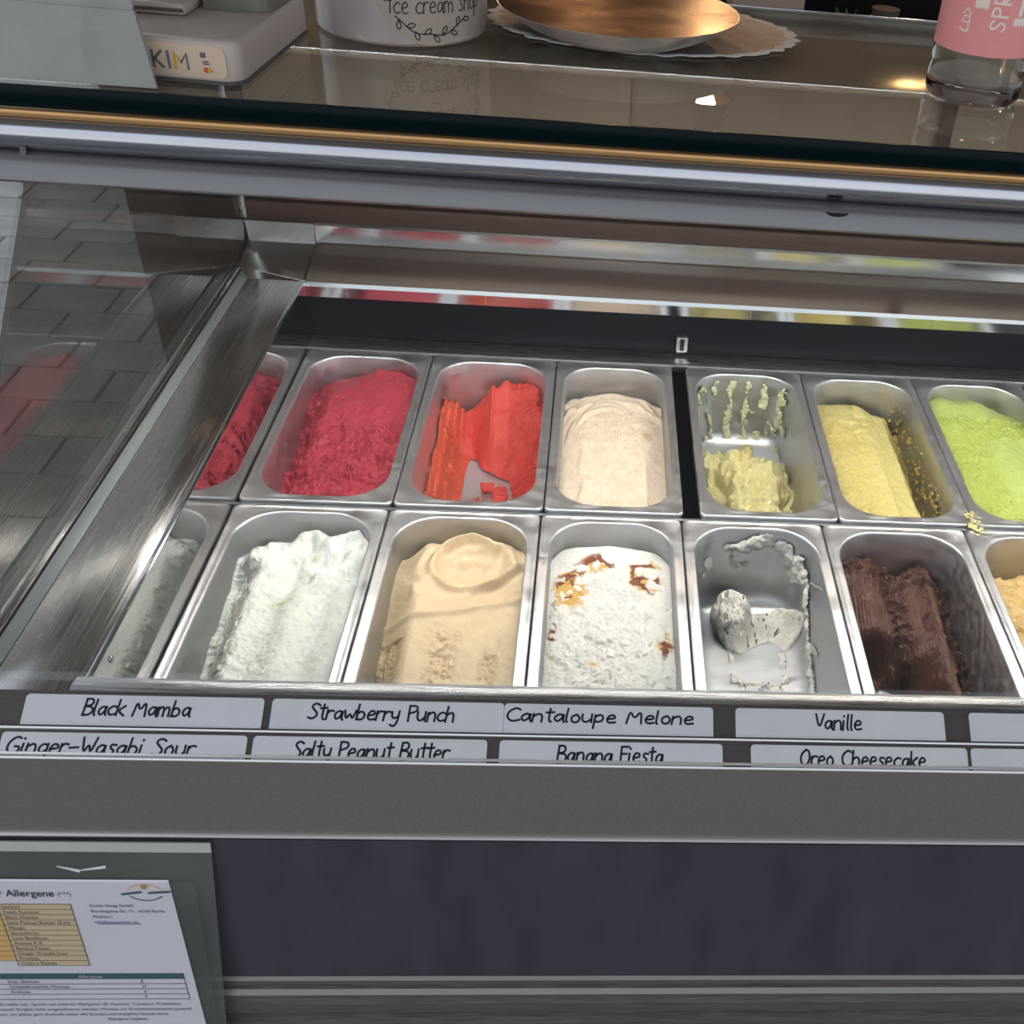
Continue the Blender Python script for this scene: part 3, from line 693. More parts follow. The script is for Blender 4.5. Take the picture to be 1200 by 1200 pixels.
def f_ripple(x, y, s, t):
    h = gridh([(0, [-2.6, -2.2, -2.2, -2.3, -2.8]), (.5, [-2.3, -1.8, -1.8, -1.9, -2.4]), (.85, [-2.4, -1.9, -1.8, -2, -2.4]), (.95, [-3, -2.4, -2, -2.4, -3]), (1, [-4.4, -3.6, -3, -3.8, -4.6])], s, t)
    edge = sstep(.55, .8, np.abs(s)) * .7 + sstep(.78, .86, t); m = np.clip(1 - edge, 0, 1)
    h += (.25 + m) * torn(x, y, 91, .0022, 58, 5) + (.2 + m) * bumpy(x, y, 92, .0016, 100) + m * .003 * (ridged(x * 55, y * 55, 98, 3) - .6) + (1 - m) * .004 * (fbm(x * 30, y * 30, 93, 3) - .5)
    c = lerp(col((.86, .84, .80)), col((.78, .74, .68)), .5 * m * sstep(.4, .65, fbm(x * 70, y * 70, 3)))
    zone = np.exp(-(((s + .65) / .25) ** 2 + ((t - .72) / .10) ** 2)) + np.exp(-(((s + .2) / .25) ** 2 + ((t - .86) / .05) ** 2)) + np.exp(-(((s - .55) / .30) ** 2 + ((t - .80) / .09) ** 2)) + .8 * np.exp(-(((s - .85) / .14) ** 2 + ((t - .47) / .06) ** 2)) + .8 * np.exp(-(((s - .3) / .25) ** 2 + ((t - .22) / .04) ** 2)) + .7 * np.exp(-(((s - .9) / .1) ** 2 + ((t - .2) / .1) ** 2)) + .6 * np.exp(-(((s + .9) / .08) ** 2 + ((t - .5) / .1) ** 2)) + .5 * np.exp(-(((s + .25) / .1) ** 2 + ((t - .38) / .05) ** 2))
    wx = x + .012 * (fbm(x * 40, y * 40, 95) - .5); wy = y + .012 * (fbm(x * 40, y * 40, 96) - .5)
    r1_ = ridged(wx * 62, wy * 50, 97, 3); r2_ = ridged(wx * 56 + 5, wy * 60, 99, 3)
    kz = np.clip(zone * 1.9, 0, 1) ** .8
    c = lerp(c, col((.70, .44, .12)), sstep(.65, .76, r2_ * (.55 + .5 * kz)) * kz)
    c = lerp(c, col((.22, .065, .03)), sstep(.70, .79, r1_ * (.6 + .45 * kz)) * kz)
    h -= .0010 * sstep(.74, .84, r1_) * kz
    return h, c
def f_oreo(x, y, s, t):
    h = np.full_like(x, -.125)
    n = fbm(x * 45, y * 45, 101, 4)
    r = np.hypot((s + .30) / .42, (t - .86) / .11)
    ball = -.112 + .047 * np.sqrt(np.clip(1 - r ** 2, 0, 1)) + ((terr(fbm(x * 62, y * 62, 108, 4, .6), 5, .4) - .5) * .026 + (ridged(x * 70, y * 70, 102) - .6) * .008) * (r < 1)
    h = np.maximum(h, np.where(r < 1.0, ball, -.13))
    # tongue dragged from the ball to the right-hand wall
    tc_ = .845 + .04 * np.sin(s * 3); a1 = np.exp(-((t - tc_) / (.040 + .03 * n)) ** 2) * (.012 + .014 * n + .010 * sstep(.4, .9, s)) * sstep(-.2, 0, s)
    h = np.maximum(h, -.1125 + a1)
    sc = sstep(.56, .62, fbm(x * 30, y * 22, 103, 5)) * (t < .76) * (t > .5) * (s < .85) * (s > -.5) * .0030
    h = np.maximum(h, -.1108 + sc)
    h = h + np.where(h > -.106, bumpy(x, y, 106, .001, 150), 0)
    c = lerp(col((.92, .88, .81)), col((.78, .73, .66)), .8 * sstep(.4, .7, fbm(x * 60, y * 60, 5)))
    c = lerp(c, col((.05, .04, .035)), sstep(.78, .82, fbm(x * 260, y * 260, 6, 2)))
    return h, c
def f_choc(x, y, s, t):
    h = gridh([(0, [-13, -13, -12, -5.6, -8.4]), (.40, [-13, -13, -12.4, -5.2, -8]), (.50, [-10, -12.8, -11, -5, -7.8]), (.58, [-6.4, -11, -6.4, -4.6, -7.4]), (.66, [-4.8, -5.0, -5.2, -4.4, -7.2]), (.8, [-4, -3.4, -4.8, -3.6, -6.6]), (.92, [-3, -2.5, -4.4, -2.8, -6]), (.97, [-2.8, -2.7, -5.4, -3.6, -7]), (1, [-4, -4.4, -7.4, -6, -9])], s, t)
    m = np.exp(-((s + .05) / .16) ** 4) + sstep(.58, .66, s) + np.exp(-((s - .40) / .10) ** 4) * .5
    m = np.clip(m + sstep(.80, .9, t) * .8, 0, 1)
    h += m * torn(x, y, 111, .008, 55, 5) + m * bumpy(x, y, 112, .0024, 140) + (1 - m) * bumpy(x, y, 113, .0009, 40)
    h += .0045 * np.cos((s + .55) * 9) * (s < -.1) * (t < .85)
    h -= .010 * np.exp(-(((s - .42) / .10) ** 2 + ((t - .70) / .03) ** 2)) + -pits(x, y, 117, .006, 55) * m
    h += .0007 * np.sin(s * 120) * (1 - m)
    c = lerp(col((.115, .045, .030)), col((.060, .022, .016)), m * (.4 + .6 * fbm(x * 60, y * 60, 4)))
    return h, c
def f_apricot(x, y, s, t):
    h = gridh([(0, [-3, -3, -3, -3, -3.4]), (.5, [-3, -3, -3, -3, -3.4]), (.8, [-3.4, -3, -3, -3, -3.6]), (.92, [-4.4, -4, -3.6, -3.8, -4.4]), (1, [-6.5, -6, -6, -6, -6.5])], s, t)
    h += torn(x, y, 121, .004, 50, 5) + bumpy(x, y, 122, .0018, 100)
    c = lerp(col((.84, .62, .30)), col((.76, .48, .18)), fbm(x * 30, y * 30, 6))
    return h, c

backx = [(-.002, .166), (.166, .334), (.334, .494), (.512, .675), (.675, .836), (.836, .998)]
frontx = [(-.002, .165), (.165, .332), (.332, .490), (.490, .652), (.652, .820), (.820, .985)]
bl = ['back row, next to the mirrored side wall, with dark red sorbet', 'back row, second from the side wall, with scarlet sorbet', 'back row, holding cream coloured ice cream, black gap to its right', 'back row, nearly scraped empty, yellow remains inside',
      'back row, holding mustard yellow ice cream', 'back row, holding bright green ice cream at the right edge']
fl = ['front row, holding greenish white ice cream beside the side wall', 'front row, holding caramel beige ice cream', 'front row, holding white ice cream with brown ripple', 'front row, nearly scraped empty, grey remains inside',
      'front row, holding dark chocolate ice cream', 'front row, holding apricot orange ice cream at the right edge']
gb = [('dark red sorbet heaped to the right of its pan', f_cherry, mg_matte), ('scarlet sorbet scraped down to the steel in the middle', f_red, mg_matte), ('cream beige ice cream with a smooth wavy back edge', f_cream, mg_smooth),
      ('last pale yellow lumps of ice cream at the front of a scraped pan', f_pist, mg_soft), ('mustard yellow ice cream with a crumbly right edge', f_mango, mg_soft), ('bright green pistachio coloured ice cream', f_green, mg_soft)]
gf = [('greenish white ice cream with lumpy peaks at the back', f_lime, mg_smooth), ('caramel beige ice cream with a ladled swirl at the back', f_peanut, mg_smooth), ('white ice cream with brown and yellow ripple', f_ripple, mg_soft),
      ('last grey scoop of cookie flecked ice cream in a scraped pan', f_oreo, mg_soft), ('dark brown chocolate ice cream with long scraped furrows', f_choc, mg_choc), ('apricot orange ice cream at the right edge of the front row', f_apricot, mg_soft)]
GEL = {}
for (xa, xb), pl, (gl_, fn_, mm_) in zip(backx, bl, gb):
    GEL[fn_.__name__] = build(((xa + xb) / 2, .170, 0), (xb - xa) / (PW + .0018), 'steel pan in the ' + pl, gl_, fn_, mm_)[1]
for (xa, xb), pl, (gl_, fn_, mm_) in zip(frontx, fl, gf):
    GEL[fn_.__name__] = build(((xa + xb) / 2, -.1745, 0), (xb - xa) / (PW + .0018), 'steel pan in the ' + pl, gl_, fn_, mm_)[1]
# smears left on the walls and floors
def sm_pist(X, Y, Z):
    col_ = np.exp(-((np.abs(((X + .004) / .024) % 1 - .5)) / .30) ** 2)
    a = sstep(.46, .56, fbm(X * 150 + Z * 50, Z * 60 + Y * 50, 201, 5) * (.6 + .5 * col_) * (.75 + .5 * fbm(X * 40, Z * 25, 207, 2)))
    ok = (Z < -.008) & (((Y > .112) & (Z > -.10)) | ((X > .055) & (Y > .02) & (fbm(X * 60, Y * 14 + Z * 40, 205, 3) > .50)))
    return np.where(ok & (a > .2), .0008 + .0030 * a * fbm(X * 200, Y * 200 + Z * 200, 3), 0)
smears(GEL['f_pist'], None, 1, sm_pist, (.74, .72, .46), 1, mg_soft)
def pdist(X, Y, Z, P):
    best = np.full(X.shape, 9.0); wbest = np.zeros(X.shape)
    for (a, b) in zip(P[:-1], P[1:]):
        A = np.array(a[:3]); B = np.array(b[:3]); AB = B - A; L = AB @ AB
        u = np.clip(((X - A[0]) * AB[0] + (Y - A[1]) * AB[1] + (Z - A[2]) * AB[2]) / L, 0, 1)
        d = np.sqrt((X - A[0] - u * AB[0]) ** 2 + (Y - A[1] - u * AB[1]) ** 2 + (Z - A[2] - u * AB[2]) ** 2)
        w_ = a[3] + (b[3] - a[3]) * u; q = d / w_
        k = q < best; best = np.where(k, q, best); wbest = np.where(k, w_, wbest)
    return best, wbest
def sm_oreo(X, Y, Z):
    n1 = fbm(X * 130 + Z * 90, Y * 130 + Z * 60, 211, 5)
    q, w_ = pdist(X, Y, Z, [(-.028, .152, -.026, .004), (-.004, .153, -.024, .007), (.014, .152, -.014, .009), (.034, .149, -.022, .008), (.050, .140, -.034, .011), (.062, .118, -.050, .010), (.067, .095, -.066, .006), (.066, .06, -.082, .005), (.065, .02, -.092, .005), (.064, -.02, -.098, .004)])
    a = 1.25 - q + (n1 - .5) * 1.9
    q2, w2 = pdist(X, Y, Z, [(-.062, .120, -.030, .006), (-.060, .110, -.052, .010), (-.058, .10, -.075, .004)])
    b = 1 - q2 + (n1 - .5) * 2.6
    c_ = (sstep(.66, .70, fbm(X * 60, Y * 40 + Z * 60, 213, 5)) > .3) & (Z < -.006) & (Z > -.09) & (Y > .02)
    return np.where((a > .15) | (b > .35) | c_, .0008 + .0045 * np.clip(np.maximum(a, b), 0, 1) * n1 * 1.6, 0)
smears(GEL['f_oreo'], None, 1, sm_oreo, (.90, .86, .78), 1, mg_soft)
def sm_mango(X, Y, Z):
    a = sstep(.58, .64, fbm(X * 240 + Z * 200, Y * 170 + Z * 120, 221, 4))
    return np.where((X > .05) & (Z < -.02) & (Z > -.075) & (a > .2), .001 + .002 * a, 0)
smears(GEL['f_mango'], None, 1, sm_mango, (.62, .44, .12), 1, mg_soft)
# crumbs that fell on the rims between the mustard and the green pan
cb = bmesh.new()
for k in range(46):
    q = random.random(); px_, py_ = .836 + random.gauss(0, .004), -.012 + q * .040 + random.gauss(0, .004)
    r = random.uniform(.0008, .0026) * (1.2 - q * .5)
    M_ = Matrix.Translation((px_, py_, .0006 + r * .3)) @ Matrix.Rotation(random.random() * 3, 4, 'Z') @ Matrix.Diagonal((r, r * random.uniform(1, 2.2), r * .6, 1))
    bmesh.ops.create_icosphere(cb, subdivisions=1, radius=1, matrix=M_)
m_crumb = mat('yellow_crumb', (.68, .60, .26), .5)
cr_ = from_bm('ice_cream_crumbs', cb, m_crumb); tag(cr_, 'pale yellow ice cream crumbs spilled on the rims beside the green pan', 'crumbs', kind='stuff')

# ------------------------------------------------------------------ things on the glass top
TZ = .4402
# frosted tub with the hand-drawn round sticker
tub = empty('takeaway_tub', (.172, .258, TZ), 'frosted white tub with a round hand-drawn shop sticker', 'tub')
TR0, TR1, TH = .0870, .0890, .15
lathe('tub_body', [(.02, TZ), (TR0 - .003, TZ), (TR0, TZ + .003), (TR1, TZ + TH), (TR1 - .002, TZ + TH), (TR0 - .002, TZ + .005), (.02, TZ + .004)], m_cup, .172, .258, tub, 96)
def tubpt(u, v, h):     # u: arc length to the right from the middle of the sticker, v: height above the base
    R_ = TR0 + (TR1 - TR0) * v / TH + h
    a = -PI / 2 + STA + u / TR0
    return (.172 + R_ * math.cos(a), .258 + R_ * math.sin(a), TZ + v)
STA = .52
SR, SV = .059, .060
vs = []; fs = []
for i in range(9):
    for k in range(48):
        r = SR * i / 8; a = 2 * PI * k / 48; vs.append(tubpt(r * math.cos(a), max(.001, SV + r * math.sin(a)), .0006))
for i in range(8):
    for k in range(48): fs.append((i * 48 + k, i * 48 + (k + 1) % 48, (i + 1) * 48 + (k + 1) % 48, (i + 1) * 48 + k))
stk = mesh('sticker', vs, fs, m_sticker, tub, True)
def wr(txt, cx, cy, hgt, wid):
    st, w = strokes_of(txt, .08); k = wid / w; ky = hgt / 10
    return [[Vector((cx - wid / 2 + p.x * k, cy + p.y * ky)) for p in P] for P in st]
lines = wr('ice cream shop', .008, .0310, .0175, .100) + wr('vegan', .0, .060, .020, .056)
# twigs with leaves around the rim of the sticker
for a0, a1, n_ in ((-2.45, -.75, 9), (-.45, .75, 7), (2.4, 3.5, 6)):
    P = []
    for k in range(14):
        a = a0 + (a1 - a0) * k / 13; P.append(Vector((.049 * math.cos(a), SV + .049 * math.sin(a) + .0012 * math.sin(k * 1.3))))
    lines.append(P)
    for k in range(n_):
        a = a0 + (a1 - a0) * (k + .5) / n_; c_ = Vector((.049 * math.cos(a), SV + .049 * math.sin(a)))
        sd = 1 if k % 2 else -1; da = a + PI / 2 + sd * .8; d = Vector((math.cos(da), math.sin(da))); nn = Vector((-d.y, d.x)); L_ = .0095
        lines.append(smooth_pts([c_, c_ + d * L_ * .5 + nn * .0026, c_ + d * L_, c_ + d * L_ * .5 - nn * .0026, c_], 1))
lines = [[Vector((p.x, max(p.y, .0015))) for p in P] for P in lines]
ribbon_mesh('drawing', lines, lambda x, y, h: tubpt(x, y, h), .00062, m_ink, stk, .0009)

# paper doily and copper dish
dv = []; N = 220
def doil(a):
    return 1 + .035 * abs(math.sin(a * 14)) + .012 * math.sin(a * 42)
DC = (.428, .330); DX, DY = .170, .120
def doily_pts(k, z): return [(DC[0] + DX * k * doil(2 * PI * i / N) * math.cos(2 * PI * i / N), DC[1] + DY * k * doil(2 * PI * i / N) * math.sin(2 * PI * i / N), z + (.0005 * math.sin(9 * 2 * PI * i / N) + .0006 if k > .9 else 0)) for i in range(N)]
vs = doily_pts(1, TZ + .0006) + doily_pts(1, TZ + .0012) + doily_pts(.93, TZ + .0012) + doily_pts(.9, TZ + .0008) + doily_pts(.02, TZ + .0008)
fs = [(j * N + i, j * N + (i + 1) % N, (j + 1) * N + (i + 1) % N, (j + 1) * N + i) for j in range(4) for i in range(N)]
dl = mesh('paper_doily', vs, fs, m_doily, None, True); tag(dl, 'scalloped paper doily under the copper dish', 'doily')
dl.data.materials.append(m_doily_edge)
for i, p in enumerate(dl.data.polygons):
    if i < 2 * N: p.material_index = 1
bc = (.398, .278)
dish = empty('serving_dish', (bc[0], bc[1], TZ + .0015), 'shallow round metal dish with a copper inside on the doily', 'dish')
bz = TZ + .0018
lathe('dish_body', [(.01, bz), (.070, bz), (.080, bz + .002), (.100, bz + .010), (.118, bz + .020), (.1285, bz + .0275), (.1300, bz + .0285), (.1295, bz + .0290), (.128, bz + .0285)], m_pan, bc[0], bc[1], dish, 96)
lathe('copper_lining', [(.128, bz + .0286), (.1265, bz + .0278), (.116, bz + .0205), (.098, bz + .0115), (.080, bz + .0045), (.060, bz + .0030), (.01, bz + .0030)], m_copper, bc[0], bc[1], dish, 96)

# glass bottle with the pink label
BX, BY, BR = .757, .150, .0475
bo = empty('glass_bottle', (BX, BY, TZ), 'clear glass bottle with a pink label at the right edge of the glass top', 'bottle')
lathe('bottle_body', [(.005, TZ + .004), (.030, TZ + .003), (.040, TZ + .0003), (.0445, TZ + .001), (BR, TZ + .006), (BR + .0004, TZ + .012), (BR - .0006, TZ + .02), (BR - .0006, TZ + .15), (BR - .004, TZ + .165), (.020, TZ + .195), (.014, TZ + .21), (.014, TZ + .25), (.005, TZ + .25)], m_bottle, BX, BY, bo, 72)
lathe('cap', [(.005, TZ + .2502), (.0160, TZ + .2502), (.0160, TZ + .275), (.005, TZ + .275)], m_pink, BX, BY, bo, 32)
def botpt(u, v, h):
    a = -PI / 2 + u / BR; R_ = BR + h; return (BX + R_ * math.cos(a), BY + R_ * math.sin(a), TZ + v)
LB = .048
vs = []; fs = []
for i in range(2):
    for k in range(81): vs.append(botpt(-.145 + .29 * k / 80, LB + .09 * i, .0006))
for k in range(80): fs.append((k, k + 1, k + 82, k + 81))
pl_ = mesh('pink_label', vs, fs, m_pink, bo, True)
def fold(strokes, ox, oy, kx, ky, rot=True):
    return [[Vector((ox - p.y * ky, oy + p.x * kx)) for p in P] for P in strokes]
st, w = strokes_of('SP', 0.0)
SPR = {'S': '0,8.6 -.4,9.6 .2,10', }
st2, x_ = [], 0
for s_ in ('6,8 3.2,10.2 .3,8 3,5.2 5.8,3 3,-.2 0,1.6', ):
    st2.append(smooth_pts([Vector(tuple(map(float, p.split(',')))) for p in s_.split()]))
for s_ in ('9,0 9,10', '9,10 14,9.6 14,5.8 9,5', '17,0 17,10', '17,10 22,9.6 22,5.8 17,5 22,0', '25,0 25,10', '28,10 34,10', '31,10 31,0'):
    st2.append(smooth_pts([Vector(tuple(map(float, p.split(',')))) for p in s_.split()]))
K = .00145
ribbon_mesh('lettering', [[Vector((.001 - p.y * K, LB + .024 + p.x * K * .95)) for p in P] for P in st2], botpt, .0010, m_cream, pl_, .0010)
# the small figures left of the word and the ragged cream blocks
st3 = []
for s_ in ('0,0 6,0', '0,0 0,6 2,9', '8,0 14,0 14,6 8,8 8,0', '16,0 22,4 16,8'):
    st3.append([Vector(tuple(map(float, p.split(',')))) for p in s_.split()])
ribbon_mesh('lettering', [[Vector((-.0330 - p.y * .0009, LB + .020 + p.x * .0009)) for p in P] for P in st3], botpt, .0008, m_cream, pl_, .0010)
def rag(name, u0, u1, v0, v1, n=14):
    vs = []; 
    for k in range(n + 1): vs.append(botpt(u0 + (u1 - u0) * k / n, v0 + (.0025 if k % 2 else 0), .0009))
    for k in range(n + 1): vs.append(botpt(u0 + (u1 - u0) * k / n, v1, .0009))
    fs = [(k, k + 1, n + 2 + k, n + 1 + k) for k in range(n)]
    mesh(name, vs, fs, m_cream, pl_)
rag('print_block', -.031, -.018, LB + .040, LB + .08); rag('print_block', .008, .032, LB + .028, LB + .036); rag('print_block', .011, .015, LB + .036, LB + .08, 4); rag('print_block', .020, .060, LB + .034, LB + .08)

# card terminal
T0 = empty('card_terminal', (.02, .10, TZ), 'white card payment terminal lying between the acrylic sheet and the tub', 'terminal')
def slab(name, outline, z0, z1, m, parent, bev=.002, deg=35):
    n = len(outline); vs = [(x, y, z0) for x, y in outline] + [(x, y, z1) for x, y in outline]
    fs = [tuple(range(n))[::-1], tuple(range(n, 2 * n))] + [(i, (i + 1) % n, (i + 1) % n + n, i + n) for i in range(n)]
    bm = bmesh.new(); me = bpy.data.meshes.new('x'); me.from_pydata(vs, [], fs); bm.from_mesh(me); bpy.data.meshes.remove(me)
    es = [e for e in bm.edges if abs(e.verts[0].co.z - e.verts[1].co.z) < 1e-6 and e.verts[0].co.z > (z0 + z1) / 2]
    if bev: bmesh.ops.bevel(bm, geom=es, offset=bev, segments=4, profile=.5, affect='EDGES')
    return from_bm(name, bm, m, parent, deg)
tb = [(-.055, .018), (.060, .010)] + [(.060 + .016 * math.sin(PI / 2 * k / 6), .026 - .016 * math.cos(PI / 2 * k / 6)) for k in range(1, 7)] + [(.086, .200), (-.045, .205)]
slab('terminal_body', tb, TZ + .002, TZ + .036, m_white, T0, .006)
slab('base_trim', [(x * 1.0 + (.001 if x > 0 else -.001), y - .001 if y < .1 else y) for x, y in tb], TZ + .0002, TZ + .0035, m_dkgrey, T0, 0)
tg = [(.020, .110)] + [(.056 + .022 * math.sin(PI / 2 * k / 6), .132 - .022 * math.cos(PI / 2 * k / 6)) for k in range(0, 7)] + [(.082, .197), (.018, .199)]
slab('terminal_reader', tg, TZ + .0362, TZ + .110, m_grey, T0, .014)
box('terminal_screen', -.040, .014, .080, .180, TZ + .0360, TZ + .0470, m_white, T0, .004)
box('card_slot', -.038, .012, .0790, .0802, TZ + .0395, TZ + .0425, m_dkgrey, T0, .0003)
# payment sticker on the front face of the terminal
def frontpt(u, v, h=0):
    return (-.046 + u, .0178 - .0696 * u / 1.0 - .0006 - h, TZ + .0055 + v)
vs = []
pts = [(0, 0), (.104, 0)] + [(.104 + .007 * math.sin(PI / 2 * k / 5), .007 - .007 * math.cos(PI / 2 * k / 5)) for k in range(1, 6)] + [(.111 - .007 + .007 * math.cos(PI / 2 * k / 5), .019 + .007 * math.sin(PI / 2 * k / 5)) for k in range(0, 6)] + [(0, .026)]
n = len(pts); vs = [frontpt(u, v) for u, v in pts] + [frontpt(u, v, .0005) for u, v in pts]
stc = mesh('payment_sticker', vs, [tuple(range(n)), tuple(range(n, 2 * n))[::-1]] + [(i, (i + 1) % n, (i + 1) % n + n, i + n) for i in range(n)], mat('sticker_cream', (.66, .50, .38), .5), T0)
m_gold = mat('print_gold', (.60, .36, .05), .6); m_redp = mat('print_red', (.55, .06, .04), .6); m_navyp = mat('print_navy', (.05, .05, .14), .6); m_greyp = mat('print_grey', (.14, .14, .15), .6)
def stroke_on(name, strs, hw, m, k=.0013, ox=.05, oy=.006):
    P = [[Vector((ox + float(p.split(',')[0]) * k, oy + float(p.split(',')[1]) * k)) for p in s_.split()] for s_ in strs]
    ribbon_mesh(name, P, lambda x, y, h: frontpt(x, y, .0006 + h), hw, m, stc, .0003)
stroke_on('print_mark', ['0,0 0,10', '0,4 6,10', '1,5 6,0'], .0011, m_greyp); stroke_on('print_mark', ['10,0 10,10'], .0012, m_greyp)
stroke_on('print_mark', ['14,0 14,10 18,4'], .0014, m_gold); stroke_on('print_mark', ['18,4 22,10 22,0'], .0009, m_greyp)
stroke_on('print_mark', ['0,0 0,3 3,3 3,0 0,0', '1,1.5 3,1.5'], .0006, m_navyp, .0011, .091, .017); stroke_on('print_mark', ['0,0 4,0', '0,1.6 4,1.6'], .0005, m_navyp, .0011, .092, .0115)
for du, mm_ in ((0, m_redp), (.003, m_gold)):
    vs = [frontpt(.0935 + du + .0022 * math.cos(a * PI / 8), .0065 + .0022 * math.sin(a * PI / 8), .0008 + du * .1) for a in range(16)]
    mesh('print_mark', vs, [tuple(range(16))[::-1]], mm_, stc)

# frosted acrylic stand at the left
ac = empty('acrylic_stand', (-.10, 0, TZ), 'frosted grey acrylic stand at the left end of the glass top', 'stand')
def extrude_poly(name, pts3, off, m, parent):
    n = len(pts3); vs = [tuple(p) for p in pts3] + [tuple(Vector(p) + Vector(off)) for p in pts3]
    return mesh(name, vs, [tuple(range(n))[::-1], tuple(range(n, 2 * n))] + [(i, (i + 1) % n, (i + 1) % n + n, i + n) for i in range(n)], m, parent, solid=True)
extrude_poly('lower_panel', [(-.29, -.012, TZ + .0006), (.012, -.012, TZ + .0006), (.003, -.003, TZ + .058), (-.30, -.003, TZ + .062)], (0, .003, 0), m_acryl, ac)
extrude_poly('upper_panel', [(-.30, -.0028, TZ + .0640), (.003, -.0028, TZ + .0600), (-.008, .012, TZ + .16), (-.30, .012, TZ + .16)], (0, .003, 0), m_acryl, ac)
bm = bmesh.new(); bmesh.ops.create_cone(bm, segments=12, radius1=.0018, radius2=.0018, depth=.302, cap_ends=True, matrix=Matrix.Translation((-.149, -.0015, TZ + .0609)) @ Matrix.Rotation(.0133, 4, 'Y') @ Matrix.Rotation(PI / 2, 4, 'Y'))
from_bm('fold', bm, m_acryl, ac)

# ------------------------------------------------------------------ allergen sheet in its pocket on the lower panel
def pan_pt(x, d, h=0):     # d: distance down the lower panel from its upper edge, h: distance in front of it
    c_, s_ = .9763, .2164
    return (x, -.4315 - d * s_ - h * c_, -.004 - d * c_ + h * s_)
def quad_slab(name, x0, x1, d0, d1, h0, h1, m, parent, skew=0):
    vs = [pan_pt(x + skew * d, d, h) for h in (h0, h1) for x, d in ((x0, d0), (x1, d0), (x1, d1), (x0, d1))]
    return mesh(name, vs, [(3, 2, 1, 0), (4, 5, 6, 7), (0, 1, 5, 4), (1, 2, 6, 5), (2, 3, 7, 6), (3, 0, 4, 7)], m, parent, solid=True)
PK = empty('sign_pocket', pan_pt(-.05, .1, .004), 'clear plastic pocket hanging on the dark lower front', 'sign holder')
XE = .0985
quad_slab('pocket_back', -.105, XE, .001, .270, .001, .0022, m_pocket, PK, -.05)
quad_slab('pocket_top_band', -.105, XE, .001, .0105, .0024, .0036, mat('pale_plastic_band', (.42, .43, .40), .4), PK)
box_fr = quad_slab('pocket_front', -.105, .083, .040, .270, .0052, .0060, pane_mat('pocket_film', (.93, .94, .93), ior=1.35, haze=.03, hazecol=(.5, .5, .5)), PK)
for a, b_ in (((-.021, .0260), (-.004, .0300)), ((-.004, .0300), (.016, .0255))):
    vs = [pan_pt(a[0], a[1], .0024), pan_pt(b_[0], b_[1], .0024), pan_pt(b_[0], b_[1] + .0022, .0034), pan_pt(a[0], a[1] + .0006, .0034)]
    mesh('notch', vs, [(0, 1, 2, 3)], m_label, PK)
sh = empty('allergen_sheet', pan_pt(-.05, .12, .004), 'printed allergen list on white paper inside the clear pocket', 'sheet')
SK = .06
SX0, SX1, SD0 = -.165, .0595, .0395
quad_slab('paper', SX0, SX1, SD0, .270, .0030, .0034, m_paper, sh, SK)
def rect_on(name, x0, x1, d0, d1, m, h=.0036, t=.0001):
    return quad_slab(name, x0, x1, d0, d1, h, h + t, m, sh, SK)
def txt(s, x, d, size, m, h=.0039, shear=0, bold=0):
    cu = bpy.data.curves.new('text', 'FONT'); cu.body = s; cu.size = size; cu.shear = shear; cu.offset = bold
    to = bpy.data.objects.new('tmp_text', cu); COL.objects.link(to); bpy.context.view_layer.update()
    me = bpy.data.meshes.new_from_object(to.evaluated_get(bpy.context.evaluated_depsgraph_get())); bpy.data.objects.remove(to); bpy.data.curves.remove(cu)
    for v in me.vertices: v.co = pan_pt(x + v.co.x + SK * (d - v.co.y), d - v.co.y, h)
    me.materials.clear(); me.materials.append(m); me.name = 'lettering'
    return link('lettering', me, m, sh)
D = SD0
txt('r Allergene', -.0735, D + .0175, .0095, m_print, bold=.00012); txt('(***)', -.028, D + .0168, .0055, m_print)
rect_on('orange_table', -.165, -.0770, D + .026, D + .088, m_orange)
rect_on('tan_table', -.0765, -.0205, D + .0255, D + .0935, m_tan)
rows = ['Sorbett', 'Fresh Summer', 'Black Mamba', 'Salty Peanut Butter (E,H)', 'Mango', 'Strawberry', 'Lava Basilikum', 'Ananas K.K', 'Banana Fiesta', 'Ginger Wasabi Sour', 'Prestige', 'Cherry Rebels']
lh = .068 / 12
for i in range(13): 
    dd = D + .0255 + i * lh; rect_on('table_rule', -.0765, -.0205, dd, dd + .0004, m_print, .0038)
    if i < 12: txt(rows[i], -.0740, dd + .0048, .0048, m_print)
    if i < 12: rect_on('table_rule', -.165, -.0770, dd + .0005, dd + .0008, m_dkgrey, .0038)
rect_on('table_rule', -.0768, -.0762, D + .0255, D + .0939, m_print, .0038); rect_on('table_rule', -.0208, -.0202, D + .0255, D + .0939, m_print, .0038)
for i, (s_, mm_) in enumerate((('Green Snaag GmbH', m_print), ('Bundesgasse Str. 71, 10243 Berlin', m_print), ('Mathias I.', m_print), ('info@eissommer.de', m_link))): txt(s_, -.0065, D + .0285 + i * .0060, .0042, mm_)
rect_on('link_rule', -.004, .030, D + .0470, D + .0474, m_link, .0038)
